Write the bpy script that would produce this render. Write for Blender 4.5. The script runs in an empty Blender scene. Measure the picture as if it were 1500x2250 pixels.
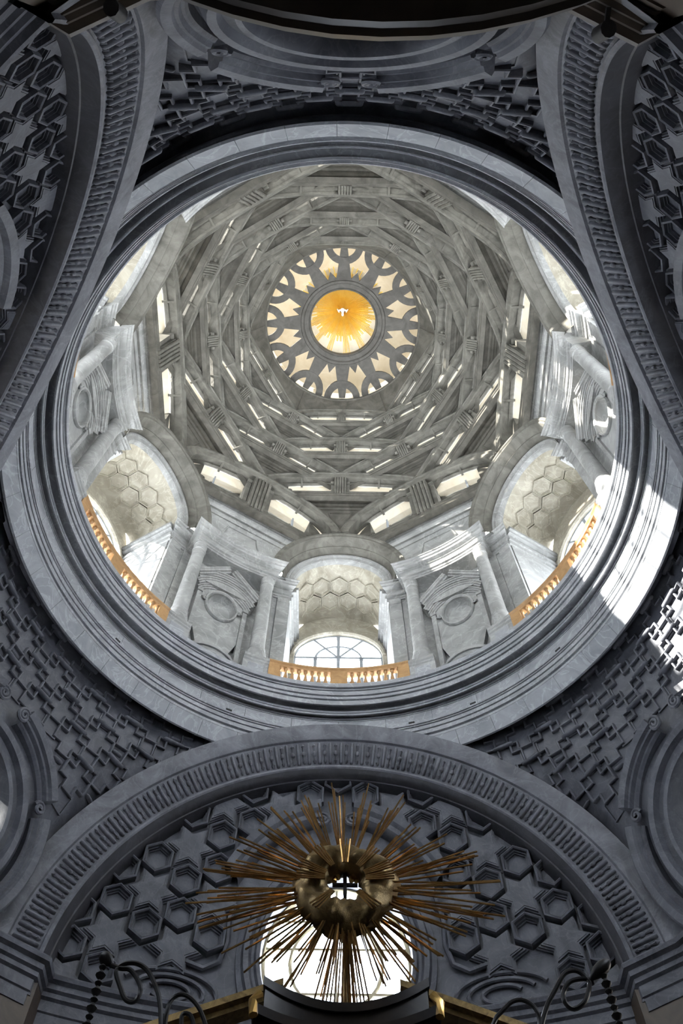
import bpy, math, random
import numpy as np
from mathutils import Vector, Matrix
random.seed(7)
pi, sin, cos, sqrt = math.pi, math.sin, math.cos, math.sqrt
rad = math.radians
SC = bpy.context.scene
COL = SC.collection

# ------------------------------------------------------------------ camera
FPX, TILT, ROLL, YAW = 1938.2, 0.4110, 0.0018, -0.0135
CAMPOS = Vector((-0.1413, -8.263, 0.0))
_s, _c = sin(TILT), cos(TILT)
_R, _D, _F = Vector((1, 0, 0)), Vector((0, _c, -_s)), Vector((0, _s, _c))
_R2 = _R * cos(ROLL) - _D * sin(ROLL)
_D2 = _R * sin(ROLL) + _D * cos(ROLL)
_Z = Matrix.Rotation(YAW, 3, 'Z')
CR, CD, CF = _Z @ _R2, _Z @ _D2, _Z @ _F
cam = bpy.data.cameras.new('camera')
cam.sensor_fit = 'VERTICAL'; cam.sensor_height = 36.0; cam.lens = FPX / 2250 * 36.0
cam.clip_end = 500
camo = bpy.data.objects.new('camera', cam); COL.objects.link(camo)
m = Matrix.Identity(4)
for i in range(3):
    m[i][0] = CR[i]; m[i][1] = -CD[i]; m[i][2] = -CF[i]; m[i][3] = CAMPOS[i]
camo.matrix_world = m
SC.camera = camo


def inframe(p, margin=70):
    d = Vector(p) - CAMPOS
    z = d.dot(CF)
    if z <= 0.1: return False
    x = 750 + FPX * d.dot(CR) / z; y = 1125 + FPX * d.dot(CD) / z
    return -margin < x < 1500 + margin and -margin < y < 2250 + margin


# ------------------------------------------------------------------ sky, sun, exposure
W = bpy.data.worlds.new('sky'); SC.world = W; W.use_nodes = True
bg = W.node_tree.nodes['Background']
bg.inputs[0].default_value = (0.92, 0.96, 1.0, 1); bg.inputs[1].default_value = 40.0
SUN_AZ, SUN_EL = 23.0, 18.6          # travels toward this bearing, at this height
sl = bpy.data.lights.new('sun', 'SUN'); sl.energy = 190.0; sl.angle = rad(0.6); sl.color = (1.0, 0.96, 0.88)
so = bpy.data.objects.new('sun', sl); COL.objects.link(so)
sdir = Vector((cos(rad(SUN_AZ)) * cos(rad(SUN_EL)), sin(rad(SUN_AZ)) * cos(rad(SUN_EL)), -sin(rad(SUN_EL))))
so.rotation_euler = sdir.to_track_quat('-Z', 'Y').to_euler()
so.location = -sdir * 60 + Vector((0, 0, 30))
SC.view_settings.view_transform = 'Standard'; SC.view_settings.look = 'None'
SC.view_settings.gamma = 1.0; SC.view_settings.exposure = 0.0
SC.cycles.max_bounces = 10; SC.cycles.diffuse_bounces = 7; SC.cycles.transparent_max_bounces = 12
SC.cycles.sample_clamp_indirect = 8.0


# ------------------------------------------------------------------ materials
def mat(name, c1, c2=None, scale=1.2, rough=0.6, metal=0.0, bump=0.0, veins=0.0, spec=0.4):
    M = bpy.data.materials.new(name); M.use_nodes = True
    nt = M.node_tree; b = nt.nodes['Principled BSDF']
    b.inputs['Roughness'].default_value = rough; b.inputs['Metallic'].default_value = metal
    b.inputs['Specular IOR Level'].default_value = spec
    if c2 is None:
        b.inputs['Base Color'].default_value = (*c1, 1); return M
    g = nt.nodes.new('ShaderNodeNewGeometry')
    n = nt.nodes.new('ShaderNodeTexNoise'); n.inputs['Scale'].default_value = scale
    n.inputs['Detail'].default_value = 7; n.inputs['Roughness'].default_value = 0.62
    n.inputs['Distortion'].default_value = 1.4
    nt.links.new(g.outputs['Position'], n.inputs['Vector'])
    r = nt.nodes.new('ShaderNodeValToRGB')
    r.color_ramp.elements[0].position = 0.34; r.color_ramp.elements[0].color = (*c1, 1)
    r.color_ramp.elements[1].position = 0.68; r.color_ramp.elements[1].color = (*c2, 1)
    nt.links.new(n.outputs['Fac'], r.inputs['Fac'])
    out = r.outputs['Color']
    if veins:
        v = nt.nodes.new('ShaderNodeTexNoise'); v.inputs['Scale'].default_value = scale * 0.9
        v.inputs['Detail'].default_value = 5; v.inputs['Distortion'].default_value = 3.0
        nt.links.new(g.outputs['Position'], v.inputs['Vector'])
        rr = nt.nodes.new('ShaderNodeValToRGB')
        e = rr.color_ramp.elements
        e[0].position = 0.47; e[0].color = (0, 0, 0, 1); e[1].position = 0.53; e[1].color = (0, 0, 0, 1)
        k = e.new(0.5); k.color = (1, 1, 1, 1)
        nt.links.new(v.outputs['Fac'], rr.inputs['Fac'])
        mul = nt.nodes.new('ShaderNodeMath'); mul.operation = 'MULTIPLY'; mul.inputs[1].default_value = veins
        nt.links.new(rr.outputs['Color'], mul.inputs[0])
        mx = nt.nodes.new('ShaderNodeMixRGB'); mx.inputs[2].default_value = (*[min(1, x * 1.9 + .03) for x in c2], 1)
        nt.links.new(mul.outputs[0], mx.inputs[0]); nt.links.new(out, mx.inputs[1]); out = mx.outputs[0]
    nt.links.new(out, b.inputs['Base Color'])
    if bump:
        n2 = nt.nodes.new('ShaderNodeTexNoise'); n2.inputs['Scale'].default_value = scale * 14
        n2.inputs['Detail'].default_value = 4
        nt.links.new(g.outputs['Position'], n2.inputs['Vector'])
        bp = nt.nodes.new('ShaderNodeBump'); bp.inputs['Strength'].default_value = bump; bp.inputs['Distance'].default_value = 0.03
        nt.links.new(n2.outputs['Fac'], bp.inputs['Height']); nt.links.new(bp.outputs['Normal'], b.inputs['Normal'])
    return M


M_INTR = mat('shade_darkened_marble', (0.022, 0.022, 0.026), (0.05, 0.05, 0.058), 1.0, 0.5, veins=0.15)  # great-arch soffits: their shade is put into this near-black colour
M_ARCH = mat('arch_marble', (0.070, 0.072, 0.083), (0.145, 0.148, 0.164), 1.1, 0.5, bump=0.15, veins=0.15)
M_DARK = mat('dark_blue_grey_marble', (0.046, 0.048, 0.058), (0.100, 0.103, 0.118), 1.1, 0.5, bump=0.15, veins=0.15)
M_RING = mat('blue_grey_marble', (0.19, 0.197, 0.212), (0.30, 0.307, 0.32), 0.9, 0.5, bump=0.1, veins=0.25)
M_DRUM = mat('pale_grey_marble', (0.175, 0.177, 0.174), (0.305, 0.307, 0.30), 0.8, 0.55, bump=0.1, veins=0.2)
M_BASK = mat('warm_grey_stone', (0.046, 0.043, 0.035), (0.106, 0.100, 0.084), 1.3, 0.75, bump=0.25)
M_RIB = mat('grey_rib_stone', (0.066, 0.063, 0.053), (0.148, 0.142, 0.123), 1.3, 0.75, bump=0.25)
M_PLAS = mat('beige_plaster', (0.62, 0.54, 0.40), (0.74, 0.68, 0.56), 1.0, 0.8)
M_VAULT = mat('warm_marble', (0.22, 0.20, 0.155), (0.36, 0.335, 0.275), 0.9, 0.6, veins=0.2)
M_WOOD = mat('golden_wood', (0.29, 0.16, 0.065), (0.41, 0.245, 0.11), 3.0, 0.4)
M_GILT = mat('gilt_metal', (0.60, 0.36, 0.10), (0.75, 0.48, 0.16), 4.0, 0.32, metal=0.9)
M_BRONZE = mat('aged_gilding', (0.12, 0.08, 0.03), (0.28, 0.19, 0.075), 5.0, 0.42, metal=0.65, bump=0.2)
M_IRON = mat('black_iron', (0.012, 0.012, 0.012), (0.03, 0.028, 0.026), 6, 0.5)
M_EBONY = mat('black_polished_wood', (0.012, 0.010, 0.008), (0.035, 0.026, 0.018), 2.0, 0.3)
M_BROWN = mat('dark_brown_marble', (0.03, 0.022, 0.016), (0.07, 0.052, 0.036), 1.0, 0.4)
M_STAR = mat('grey_brown_stone', (0.05, 0.046, 0.040), (0.095, 0.09, 0.08), 2.0, 0.75)
M_RAYS = mat('yellow_gold_leaf', (0.88, 0.56, 0.05), (0.95, 0.70, 0.14), 3.0, 0.45, metal=0.1)
M_DOVE = mat('white_plaster', (0.82, 0.80, 0.76))
M_LEAD = mat('grey_window_bar', (0.22, 0.24, 0.26), (0.30, 0.32, 0.34), 3.0, 0.6)
M_CREAM = mat('yellowed_window_bar', (0.42, 0.36, 0.22), (0.55, 0.48, 0.32), 3.0, 0.6)
M_FLOOR = mat('dark_floor_marble', (0.05, 0.05, 0.055), (0.16, 0.16, 0.17), 0.6, 0.35)
M_SLOT = mat('vent_black', (0.01, 0.01, 0.01))


def glassmat(name, tint):
    M = bpy.data.materials.new(name); M.use_nodes = True
    nt = M.node_tree; nt.nodes.clear()
    o = nt.nodes.new('ShaderNodeOutputMaterial'); t = nt.nodes.new('ShaderNodeBsdfTransparent')
    t.inputs[0].default_value = (*tint, 1)
    g = nt.nodes.new('ShaderNodeBsdfGlossy'); g.inputs['Roughness'].default_value = 0.05
    fr = nt.nodes.new('ShaderNodeFresnel'); fr.inputs[0].default_value = 1.25
    mx = nt.nodes.new('ShaderNodeMixShader')
    nt.links.new(fr.outputs[0], mx.inputs[0]); nt.links.new(t.outputs[0], mx.inputs[1]); nt.links.new(g.outputs[0], mx.inputs[2])
    nt.links.new(mx.outputs[0], o.inputs[0])
    return M


M_GLASS = glassmat('window_glass', (0.30, 0.308, 0.314))
M_GLASSO = glassmat('leaded_grey_glass', (0.032, 0.033, 0.034))
M_GLASSB = glassmat('light_dimming_glass', (0.17, 0.168, 0.162))  # tint added to dim the daylight entering basket and lantern
M_GLASSD = glassmat('old_window_glass', (0.80, 0.84, 0.92))


# ------------------------------------------------------------------ mesh helpers
class MB:
    def __init__(s): s.v = []; s.f = []

    def add(s, v, f):
        o = len(s.v); s.v += [tuple(p) for p in v]; s.f += [tuple(i + o for i in q) for q in f]; return s

    def grid(s, P, cu=False, cv=False):
        n, k = len(P), len(P[0]); o = len(s.v)
        for r in P: s.v += [tuple(p) for p in r]
        for i in range(n if cu else n - 1):
            a = o + i * k; b = o + ((i + 1) % n) * k
            for j in range(k if cv else k - 1):
                j2 = (j + 1) % k
                s.f.append((a + j, a + j2, b + j2, b + j))
        return s

    def cap(s, pts, flip=False):
        o = len(s.v); s.v += [tuple(p) for p in pts]
        q = list(range(o, o + len(pts)))
        s.f.append(tuple(q[::-1] if flip else q)); return s

    def box(s, x0, x1, y0, y1, z0, z1):
        return s.hexa([(x0, y0, z0), (x1, y0, z0), (x1, y1, z0), (x0, y1, z0), (x0, y0, z1), (x1, y0, z1), (x1, y1, z1), (x0, y1, z1)])

    def hexa(s, p):
        return s.add(p, [(0, 3, 2, 1), (4, 5, 6, 7), (0, 1, 5, 4), (1, 2, 6, 5), (2, 3, 7, 6), (3, 0, 4, 7)])

    def sweep(s, path, frames, prof, closed=True, caps=True):
        P = []
        for p, (A, B) in zip(path, frames):
            P.append([Vector(p) + A * a + B * b for a, b in prof])
        s.grid(P, cv=closed)
        if caps and closed: s.cap(P[0], True); s.cap(P[-1])
        return s

    def tube(s, path, r, n=6, close=False, taper=None):
        path = [Vector(p) for p in path]; fr = []
        up = Vector((0.13, 0.31, 0.94)).normalized()
        N = len(path)
        P = []
        for i in range(N):
            a = path[(i - 1) % N] if (close or i > 0) else path[i]
            b = path[(i + 1) % N] if (close or i < N - 1) else path[i]
            T = (b - a).normalized()
            A = T.cross(up)
            if A.length < 1e-3: A = T.cross(Vector((1, 0, 0)))
            A.normalize(); B = A.cross(T)
            rr = r if taper is None else taper[i]
            P.append([path[i] + A * (rr * cos(2 * pi * j / n)) + B * (rr * sin(2 * pi * j / n)) for j in range(n)])
        s.grid(P, cu=close, cv=True)
        if not close: s.cap(P[0]); s.cap(P[-1], True)
        return s

    def lathe(s, prof, n=16, o=(0, 0, 0), a0=0, a1=360):
        """prof (r,z) about Z"""
        full = abs(a1 - a0) >= 360
        k = n if full else n + 1
        P = [[(o[0] + r * cos(rad(a0 + (a1 - a0) * i / n)), o[1] + r * sin(rad(a0 + (a1 - a0) * i / n)), o[2] + z) for r, z in prof] for i in range(k)]
        s.grid(P, cu=full)
        return s

    def ringy(s, prof, a0, a1, n, o=(0, 0, 0), ex=1.0):
        """prof (R,y) about the Y axis through o; angle from +Z toward +X"""
        full = abs(a1 - a0) >= 360
        k = n if full else n + 1
        P = []
        for i in range(k):
            a = rad(a0 + (a1 - a0) * i / n)
            P.append([(o[0] + R * sin(a) * ex, o[1] + y, o[2] + R * cos(a)) for R, y in prof])
        s.grid(P, cu=full)
        return s

    def data(s, name, material, smooth=None):
        me = bpy.data.meshes.new(name)
        me.from_pydata(s.v, [], s.f); me.update()
        if smooth is not None:
            me.shade_smooth(); me.set_sharp_from_angle(angle=rad(smooth))
        me.materials.append(material)
        return me


def obj(name, me, parent=None, M=None, label=None):
    o = bpy.data.objects.new(name, me); COL.objects.link(o)
    if parent is not None: o.parent = parent
    if M is not None: o.matrix_local = M
    if label: o['label'] = label
    return o


def tag(o, label, cat, group=None, kind=None):
    o['label'] = label; o['category'] = cat
    if group: o['group'] = group
    if kind: o['kind'] = kind
    return o


def empty(name, label, cat, group=None, kind=None, M=None):
    o = bpy.data.objects.new(name, None); COL.objects.link(o)
    o.empty_display_size = 0.3
    if M is not None: o.matrix_local = M
    return tag(o, label, cat, group, kind)


def RZ(th): return Matrix.Rotation(rad(th - 90), 4, 'Z')


HOURS = ['three', 'four', 'five', 'six', 'seven', 'eight', 'nine', 'ten', 'eleven', 'twelve', 'one', 'two']


def clock(th): return HOURS[int(round(th / 30.0)) % 12] + " o'clock"


def pol(r, a, z): return Vector((r * cos(rad(a)), r * sin(rad(a)), z))


def arcblock(prof, a0, a1, n, mb=None):
    """closed (r,z) profile turned about Z from a0 to a1, capped"""
    mb = mb or MB()
    P = [[pol(r, a0 + (a1 - a0) * i / n, z) for r, z in prof] for i in range(n + 1)]
    mb.grid(P, cv=True); mb.cap(P[0], True); mb.cap(P[-1])
    return mb


# ================================================================== THE GREAT RING
ring = empty('trim_1', 'huge round moulded stone ring cornice around the foot of the dome', 'cornice', kind='structure', M=Matrix.Translation((0, 0, .06)))
prof = [(8.75, 22.80), (7.5, 22.83), (7.465, 22.79), (7.46, 22.70), (7.48, 22.61), (7.56, 22.61), (7.56, 22.57), (7.53, 22.56), (7.53, 22.52), (7.60, 22.52), (7.60, 22.47),
        (7.545, 22.47), (7.55, 22.29), (7.64, 22.29), (7.64, 22.25), (7.58, 22.25), (7.57, 22.19), (7.58, 22.13), (7.67, 22.13), (7.67, 22.08), (7.61, 22.08), (7.61, 21.88), (7.65, 21.88), (7.66, 22.02),
        (7.93, 22.04), (7.93, 21.92), (7.86, 21.92), (7.83, 21.86), (7.85, 21.81), (7.91, 21.81), (7.91, 21.78), (7.85, 21.77), (7.85, 21.70), (7.88, 21.70), (7.89, 21.82), (8.05, 21.83),
        (8.05, 21.74), (8.01, 21.73), (8.01, 21.70), (8.07, 21.70), (8.07, 21.67), (8.03, 21.66), (8.03, 21.63), (8.12, 21.63), (8.12, 21.4)]
obj('cornice_moulding', MB().lathe(prof, 240).data('cornice_moulding', M_RING, 25), ring)
fb = arcblock([(8.05, 21.64), (8.05, 21.16), (8.4, 21.16), (8.4, 21.64)], -4.96, 4.96, 6).data('frieze_block', M_RING, 30)
for i in range(36): obj('frieze_block', fb, ring, Matrix.Rotation(rad(10 * i + 5), 4, 'Z'))
prof = [(8.12, 21.2), (8.12, 21.17), (8.01, 21.17), (7.985, 21.13), (8.0, 21.09), (8.07, 21.09), (8.07, 21.06), (8.02, 21.05), (8.02, 21.02), (8.09, 21.02), (8.09, 20.99), (8.04, 20.98), (8.04, 20.84), (8.12, 20.84),
        (8.12, 20.80), (8.06, 20.80), (8.06, 20.64), (8.20, 20.65), (8.20, 20.57), (8.08, 20.56), (8.08, 20.46), (8.2, 20.46)]
obj('architrave', MB().lathe(prof, 240).data('architrave', M_RING, 25), ring)
sb = arcblock([(8.09, 20.46), (8.33, 20.06), (8.39, 20.06), (8.40, 20.5), (8.1, 20.56)], -3.72, 3.72, 5).data('soffit_slab', M_RING, 30)
for i in range(48): obj('soffit_slab', sb, ring, Matrix.Rotation(rad(7.5 * i + 2), 4, 'Z'))
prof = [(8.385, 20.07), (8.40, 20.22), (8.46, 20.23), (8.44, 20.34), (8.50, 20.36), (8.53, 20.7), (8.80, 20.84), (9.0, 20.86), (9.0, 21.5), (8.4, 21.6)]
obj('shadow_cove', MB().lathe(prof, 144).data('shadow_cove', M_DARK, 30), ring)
vs = MB().box(-.09, .09, -.02, .05, -.03, .03).data('vent_slot', M_SLOT)
for a in (113.5, 97.2, 84.8, 74.5, 61, 40, 141): obj('vent_slot', vs, ring, RZ(a) @ Matrix.Translation((0, 8.04, 21.24)))
# backing cylinder behind the ring
tag(obj('wall_drum_base', MB().lathe([(8.75, 22.85), (9.05, 22.85), (9.05, 20.3)], 96).data('wall_drum_base', M_DARK, 30)),
    'plain stone backing behind the ring cornice under the drum', 'wall', kind='structure')

# ================================================================== DRUM
WIN = [90, 30, 150, 210, 330, 270]           # window bays
AED = [60, 120, 180, 0, 240, 300]            # niche bays
ZS = 30.0                                     # springing of bay arches
DXY, DZ = 1.018, 1.0685                       # proportions of the drum storey above the lip
DM = Matrix.Translation((0, 0, 22.91)) @ Matrix.Diagonal((DXY, DXY, DZ, 1)) @ Matrix.Translation((0, 0, -22.83))
# --- niche-bay walls
wb = MB()
arcblock([(8.38, 22.8), (8.62, 22.8), (8.62, 30.1), (8.38, 30.1)], 77.2, 102.8, 12, wb)
wbm = wb.data('wall_bay', M_DRUM, 30)
for i, a in enumerate(AED):
    o = obj('wall_niche_bay', wbm, None, RZ(a) @ DM)
    tag(o, f'pale grey curved drum wall behind the columns at {clock(a)}', 'wall', kind='structure')
# --- entablature of niche bay
EP = [(7.36, 30.02), (7.33, 29.98), (7.33, 29.93), (7.38, 29.91), (7.40, 29.84), (7.46, 29.82), (7.48, 29.74), (7.62, 29.70), (7.62, 29.66), (7.68, 29.64), (7.70, 29.40),
      (7.66, 29.38), (7.66, 29.33), (7.72, 29.31), (7.72, 29.20), (7.75, 29.19), (7.75, 29.08), (8.0, 29.06)]
SH = 0.66


def entab():
    mb = MB(); inner = [(8.5, 30.02)] + EP + [(8.5, 29.06)]
    # front runs as an arc; corners widen with the projection
    P = []
    N = 14
    for i in range(N + 1):
        t = -1 + 2 * i / N
        row = []
        for r, z in inner:
            half = 12.2 + (7.75 - min(r, 7.75)) * 6.2
            row.append(pol(r, 90 + t * half, z))
        P.append(row)
    mb.grid(P, cv=True); mb.cap(P[0], True); mb.cap(P[-1])
    return mb


def entab_wing(sg):
    mb = MB()
    if True:
        P = []
        prof = [(8.75, 30.0)] + [(r + SH, z - .01) for r, z in EP] + [(8.75, 29.05)]
        for i in range(4):
            row = []
            for r, z in prof:
                half = 17.2 + (8.41 - min(r, 8.41)) * 4.5
                row.append(pol(r, 90 + sg * (11.5 + (half - 11.5) * i / 3), z))
            P.append(row)
        mb.grid(P, cv=True); mb.cap(P[0], True); mb.cap(P[-1])
    return mb


em, ew = entab().data('entablature', M_DRUM, 30), [entab_wing(q).data('entablature_wing', M_DRUM, 30) for q in (-1, 1)]
for a in AED:
    e = empty('entablature', f'stepped grey entablature {"carried by the column pair" if a not in (240, 300) else "mostly hidden by the ring"} at {clock(a)} of the drum', 'entablature', 'entablatures of the drum', M=RZ(a) @ DM)
    obj('cornice', em, e)
    for q in ew: obj('side_cornice', q, e)
    for sg in (-1, 1):
        pm = MB()
        aa = sorted((90 + sg * 14.0, 90 + sg * 17.1))
        arcblock([(8.36, 22.9), (8.36, 28.72), (8.33, 28.74), (8.33, 29.07), (8.7, 29.07), (8.7, 22.9)], aa[0], aa[1], 3, pm)
        obj('pilaster', pm.data('pilaster', M_DRUM, 30), e)
        pm = MB(); arcblock([(8.45, 22.9), (8.45, 29.07), (8.7, 29.07), (8.7, 22.9)], 90 + sg * 12.0 - 1.9, 90 + sg * 12.0 + 1.9, 3, pm)
        obj('wall_strip', pm.data('wall_strip', M_DRUM, 30), e)

# --- columns
cp = [(0.0, 29.08), (.25, 29.08), (.25, 29.0), (.235, 28.98), (.235, 28.72), (.255, 28.70), (.255, 28.66), (.225, 28.63), (.235, 27.5), (.25, 26), (.258, 24.62), (.29, 24.58),
      (.29, 24.5), (.27, 24.46), (.31, 24.40), (.33, 24.3), (.31, 24.2), (.35, 24.2), (.35, 23.88)]
shaft = MB().lathe([(r, z) for r, z in cp if 24.55 < z < 28.64 or z in (28.63,)], 20).data('shaft', M_DRUM, 40)
cap_ = MB().lathe([p for p in cp if p[1] >= 28.63], 20).data('capital', M_DRUM, 40)
base_ = MB().lathe([(.258, 24.62)] + [p for p in cp if p[1] < 24.6], 20).data('base', M_DRUM, 40)


def pedestal():
    mb = MB()
    arcblock([(7.60, 22.82), (7.60, 22.98), (7.64, 23.0), (7.64, 23.62), (7.60, 23.66), (7.60, 23.72), (7.56, 23.76), (7.56, 23.88), (8.4, 23.88), (8.4, 22.82)], 90 - 3.15, 90 + 3.15, 3, mb)
    return mb


ped = pedestal().data('pedestal', M_DRUM, 30)
pedp = arcblock([(7.625, 23.12), (7.625, 23.52), (7.66, 23.52), (7.66, 23.12)], 88.1, 91.9, 2).data('panel', M_RING, 30)
for a in (60, 120, 180, 0):
    for sg in (-1, 1):
        ca = a + sg * 10.2
        side = 'window at ' + clock(a + sg * 30)
        e = empty('column', f"grey marble column at {clock(a)} of the drum, on the side toward the {side}", 'column', 'drum columns', M=RZ(ca) @ DM @ Matrix.Translation((0, 7.90, 0)))
        obj('shaft', shaft, e); obj('capital', cap_, e); obj('base', base_, e)
        p = empty('pedestal', f"panelled grey pedestal under the column at {clock(a)} nearest the {side}", 'pedestal', 'column pedestals', M=RZ(ca) @ DM)
        obj('block', ped, p); obj('panel', pedp, p)

# --- niche frames (aedicules)
def pedi_bar(x0, z0, x1, z1, w, y0, y1):
    mb = MB(); d = Vector((x1 - x0, 0, z1 - z0)).normalized(); nrm = Vector((-d.z, 0, d.x))
    if nrm.z < 0: nrm = -nrm
    a, b = Vector((x0, 0, z0)), Vector((x1, 0, z1))
    P = []
    for p in (a, b):
        P.append([p + nrm * q + Vector((0, y, 0)) for q, y in ((0, y1), (0, y0 + .12), (w * .25, y0 + .1), (w * .3, y0 + .04), (w * .7, y0 + .03), (w * .75, y0), (w, y0), (w, y1))])
    mb.grid(P, cv=True); mb.cap(P[0], True); mb.cap(P[1])
    return mb


def seg_arch(hw, zb, rise, w, y0, y1, n=12):
    R = (hw * hw + rise * rise) / (2 * rise); zc = zb + rise - R
    A = math.degrees(math.asin(hw / R)); mb = MB(); P = []
    for i in range(n + 1):
        t = rad(-A + 2 * A * i / n); nv = Vector((sin(t), 0, cos(t))); c = Vector((R * sin(t), 0, zc + R * cos(t)))
        P.append([c + nv * q + Vector((0, y, 0)) for q, y in ((0, y1), (0, y0 + .1), (w * .3, y0 + .09), (w * .35, y0 + .05), (w * .65, y0 + .04), (w * .7, y0), (w, y0), (w, y1))])
    mb.grid(P, cv=True); mb.cap(P[0], True); mb.cap(P[-1])
    return mb


rake1 = pedi_bar(-1.1, 27.52, 0.0, 28.58, .22, 7.74, 8.4).data('raking_moulding', M_DRUM, 30)
rake2 = pedi_bar(1.1, 27.52, 0.0, 28.58, .22, 7.74, 8.4).data('raking_moulding', M_DRUM, 30)
arc1 = seg_arch(1.05, 27.48, .62, .2, 7.82, 8.4).data('segmental_moulding', M_DRUM, 30)
arc2 = seg_arch(0.98, 27.22, .60, .2, 7.92, 8.4).data('segmental_moulding', M_DRUM, 30)
arc3 = seg_arch(0.88, 26.98, .56, .18, 8.02, 8.4).data('segmental_moulding', M_DRUM, 30)
tymp = MB()
P = [[(x, y, z) for x, z in ((-1.0, 27.5), (1.0, 27.5), (0, 28.55))] for y in (8.0, 8.4)]
tymp.grid(P, cv=True); tymp.cap(P[0], True)
tympm = tymp.data('tympanum', M_DRUM)
# plate with round hole plus hollow
hole = MB(); cz, hr_, ex_ = 26.60, .72, .72
outer = []
N = 28
for i in range(N):
    t = 2 * pi * i / N; dx, dz = sin(t), cos(t)
    k = min(.80 / abs(dx) if abs(dx) > 1e-6 else 9, (1.1 if dz > 0 else 2.45) / abs(dz) if abs(dz) > 1e-6 else 9)
    outer.append((dx * k, dz * k))
P = [[(o[0], 8.4, cz + o[1]), (o[0], 8.16, cz + o[1]), (ex_ * hr_ * sin(2 * pi * i / N), 8.16, cz + hr_ * cos(2 * pi * i / N))] +
     [(ex_ * hr_ * cos(q) * sin(2 * pi * i / N), 8.16 + .42 * sin(q), cz + hr_ * cos(q) * cos(2 * pi * i / N)) for q in (.3, .6, .9, 1.2, 1.5)] for i, o in enumerate(outer)]
hole.grid(P, cu=True)
holem = hole.data('niche_plate', M_DRUM, 30)
ringm = MB().ringy([(.72, 8.17), (.72, 8.10), (.75, 8.06), (.80, 8.06), (.83, 8.11), (.83, 8.17)], 75, 285, 24, (0, 0, cz), .74).data('niche_ring', M_DRUM, 40)
topring = MB().ringy([(.72, 8.17), (.72, 8.08), (.76, 8.04), (.84, 8.04), (.87, 8.09), (.87, 8.17)], -90, 90, 20, (0, 0, cz), .74).data('niche_arch', M_DRUM, 40)
scr = MB().tube([(.66 + .10 * (1 - q / 14) * cos(q * .75), 8.08, cz + .02 + .10 * (1 - q / 14) * sin(q * .75)) for q in range(13)], .03, 6).data('scroll', M_DRUM, 50)
scl = MB().tube([(-.66 - .10 * (1 - q / 14) * cos(q * .75), 8.08, cz + .02 + .10 * (1 - q / 14) * sin(q * .75)) for q in range(13)], .03, 6).data('scroll', M_DRUM, 50)


def jamb(x0, x1):
    mb = MB(); mb.box(x0, x1, 8.08, 8.4, 23.9, 26.9); mb.box(x0 - .02, x1 + .02, 8.04, 8.4, 26.86, 27.0)
    return mb


jm = [jamb(.80, .96).data('jamb', M_DRUM), jamb(-.96, -.80).data('jamb', M_DRUM)]


def ledge(sx, sy, z0, z1):
    mb = MB(); pts = [(sx * cos(t), 8.4 - sy * sin(t)) for t in [pi * i / 16 for i in range(17)]]
    P = [[(x, y, z) for x, y in pts] for z in (z0, z1)]
    mb.grid(P); mb.cap(P[0]); mb.cap(P[1], True)
    return mb


ld = [ledge(1.02, .80, 23.46, 23.60).data('ledge_step', M_DRUM, 40), ledge(.96, .74, 23.28, 23.46).data('ledge_step', M_DRUM, 40), ledge(.90, .66, 23.14, 23.28).data('ledge_step', M_DRUM, 40), ledge(.8, .56, 22.83, 23.14).data('ledge_step', M_DRUM, 40)]
for a in (60, 120, 180, 0):
    e = empty('niche_frame', f'pedimented grey wall niche with round hollow between two columns at {clock(a)}', 'niche', 'drum niches', M=RZ(a) @ DM)
    for n_, me in (('raking_moulding', rake1), ('raking_moulding', rake2), ('segmental_moulding', arc1), ('segmental_moulding', arc2), ('segmental_moulding', arc3), ('tympanum', tympm),
                   ('niche_plate', holem), ('niche_ring', ringm), ('niche_arch', topring), ('scroll', scr), ('scroll', scl), ('jamb', jm[0]), ('jamb', jm[1]),
                   ('ledge_step', ld[0]), ('ledge_step', ld[1]), ('ledge_step', ld[2]), ('ledge_step', ld[3])):
        obj(n_, me, e)

# --- balustrades
bal = MB().lathe([(.03, 23.72), (.065, 23.72), (.065, 23.66), (.04, 23.64), (.035, 23.56), (.05, 23.44), (.075, 23.30), (.07, 23.2), (.04, 23.1), (.05, 23.04), (.065, 23.02), (.065, 22.94)], 10).data('baluster', M_WOOD, 50)
bend = arcblock([(7.60, 22.84), (7.60, 23.74), (7.82, 23.74), (7.82, 22.84)], 88.7, 91.3, 2).data('end_post', M_WOOD, 30)
bmid = arcblock([(7.60, 22.84), (7.60, 23.74), (7.82, 23.74), (7.82, 22.84)], 88.0, 92.0, 2).data('middle_post', M_WOOD, 30)
brail = arcblock([(7.56, 23.90), (7.56, 23.84), (7.60, 23.80), (7.60, 23.72), (7.82, 23.72), (7.86, 23.80), (7.86, 23.92)], 73.2, 106.8, 20).data('handrail', M_WOOD, 30)
bfoot = arcblock([(7.58, 22.83), (7.58, 22.93), (7.84, 22.93), (7.84, 22.83)], 73.2, 106.8, 20).data('foot_rail', M_WOOD, 30)
for a in (90, 30, 150, 210, 330):
    e = empty('balustrade', f'golden wooden balustrade below the drum window at {clock(a)}', 'balustrade', 'drum balustrades', M=RZ(a) @ DM)
    obj('handrail', brail, e); obj('foot_rail', bfoot, e); obj('middle_post', bmid, e)
    for d in (-15.4, 15.4): obj('end_post', bend, e, Matrix.Rotation(rad(d), 4, 'Z'))
    for sg in (-1, 1):
        for k in range(8):
            t = 90 + sg * (3.1 + k * 1.56)
            obj('baluster', bal, e, Matrix.Translation(pol(7.71, t, 0)))

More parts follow.
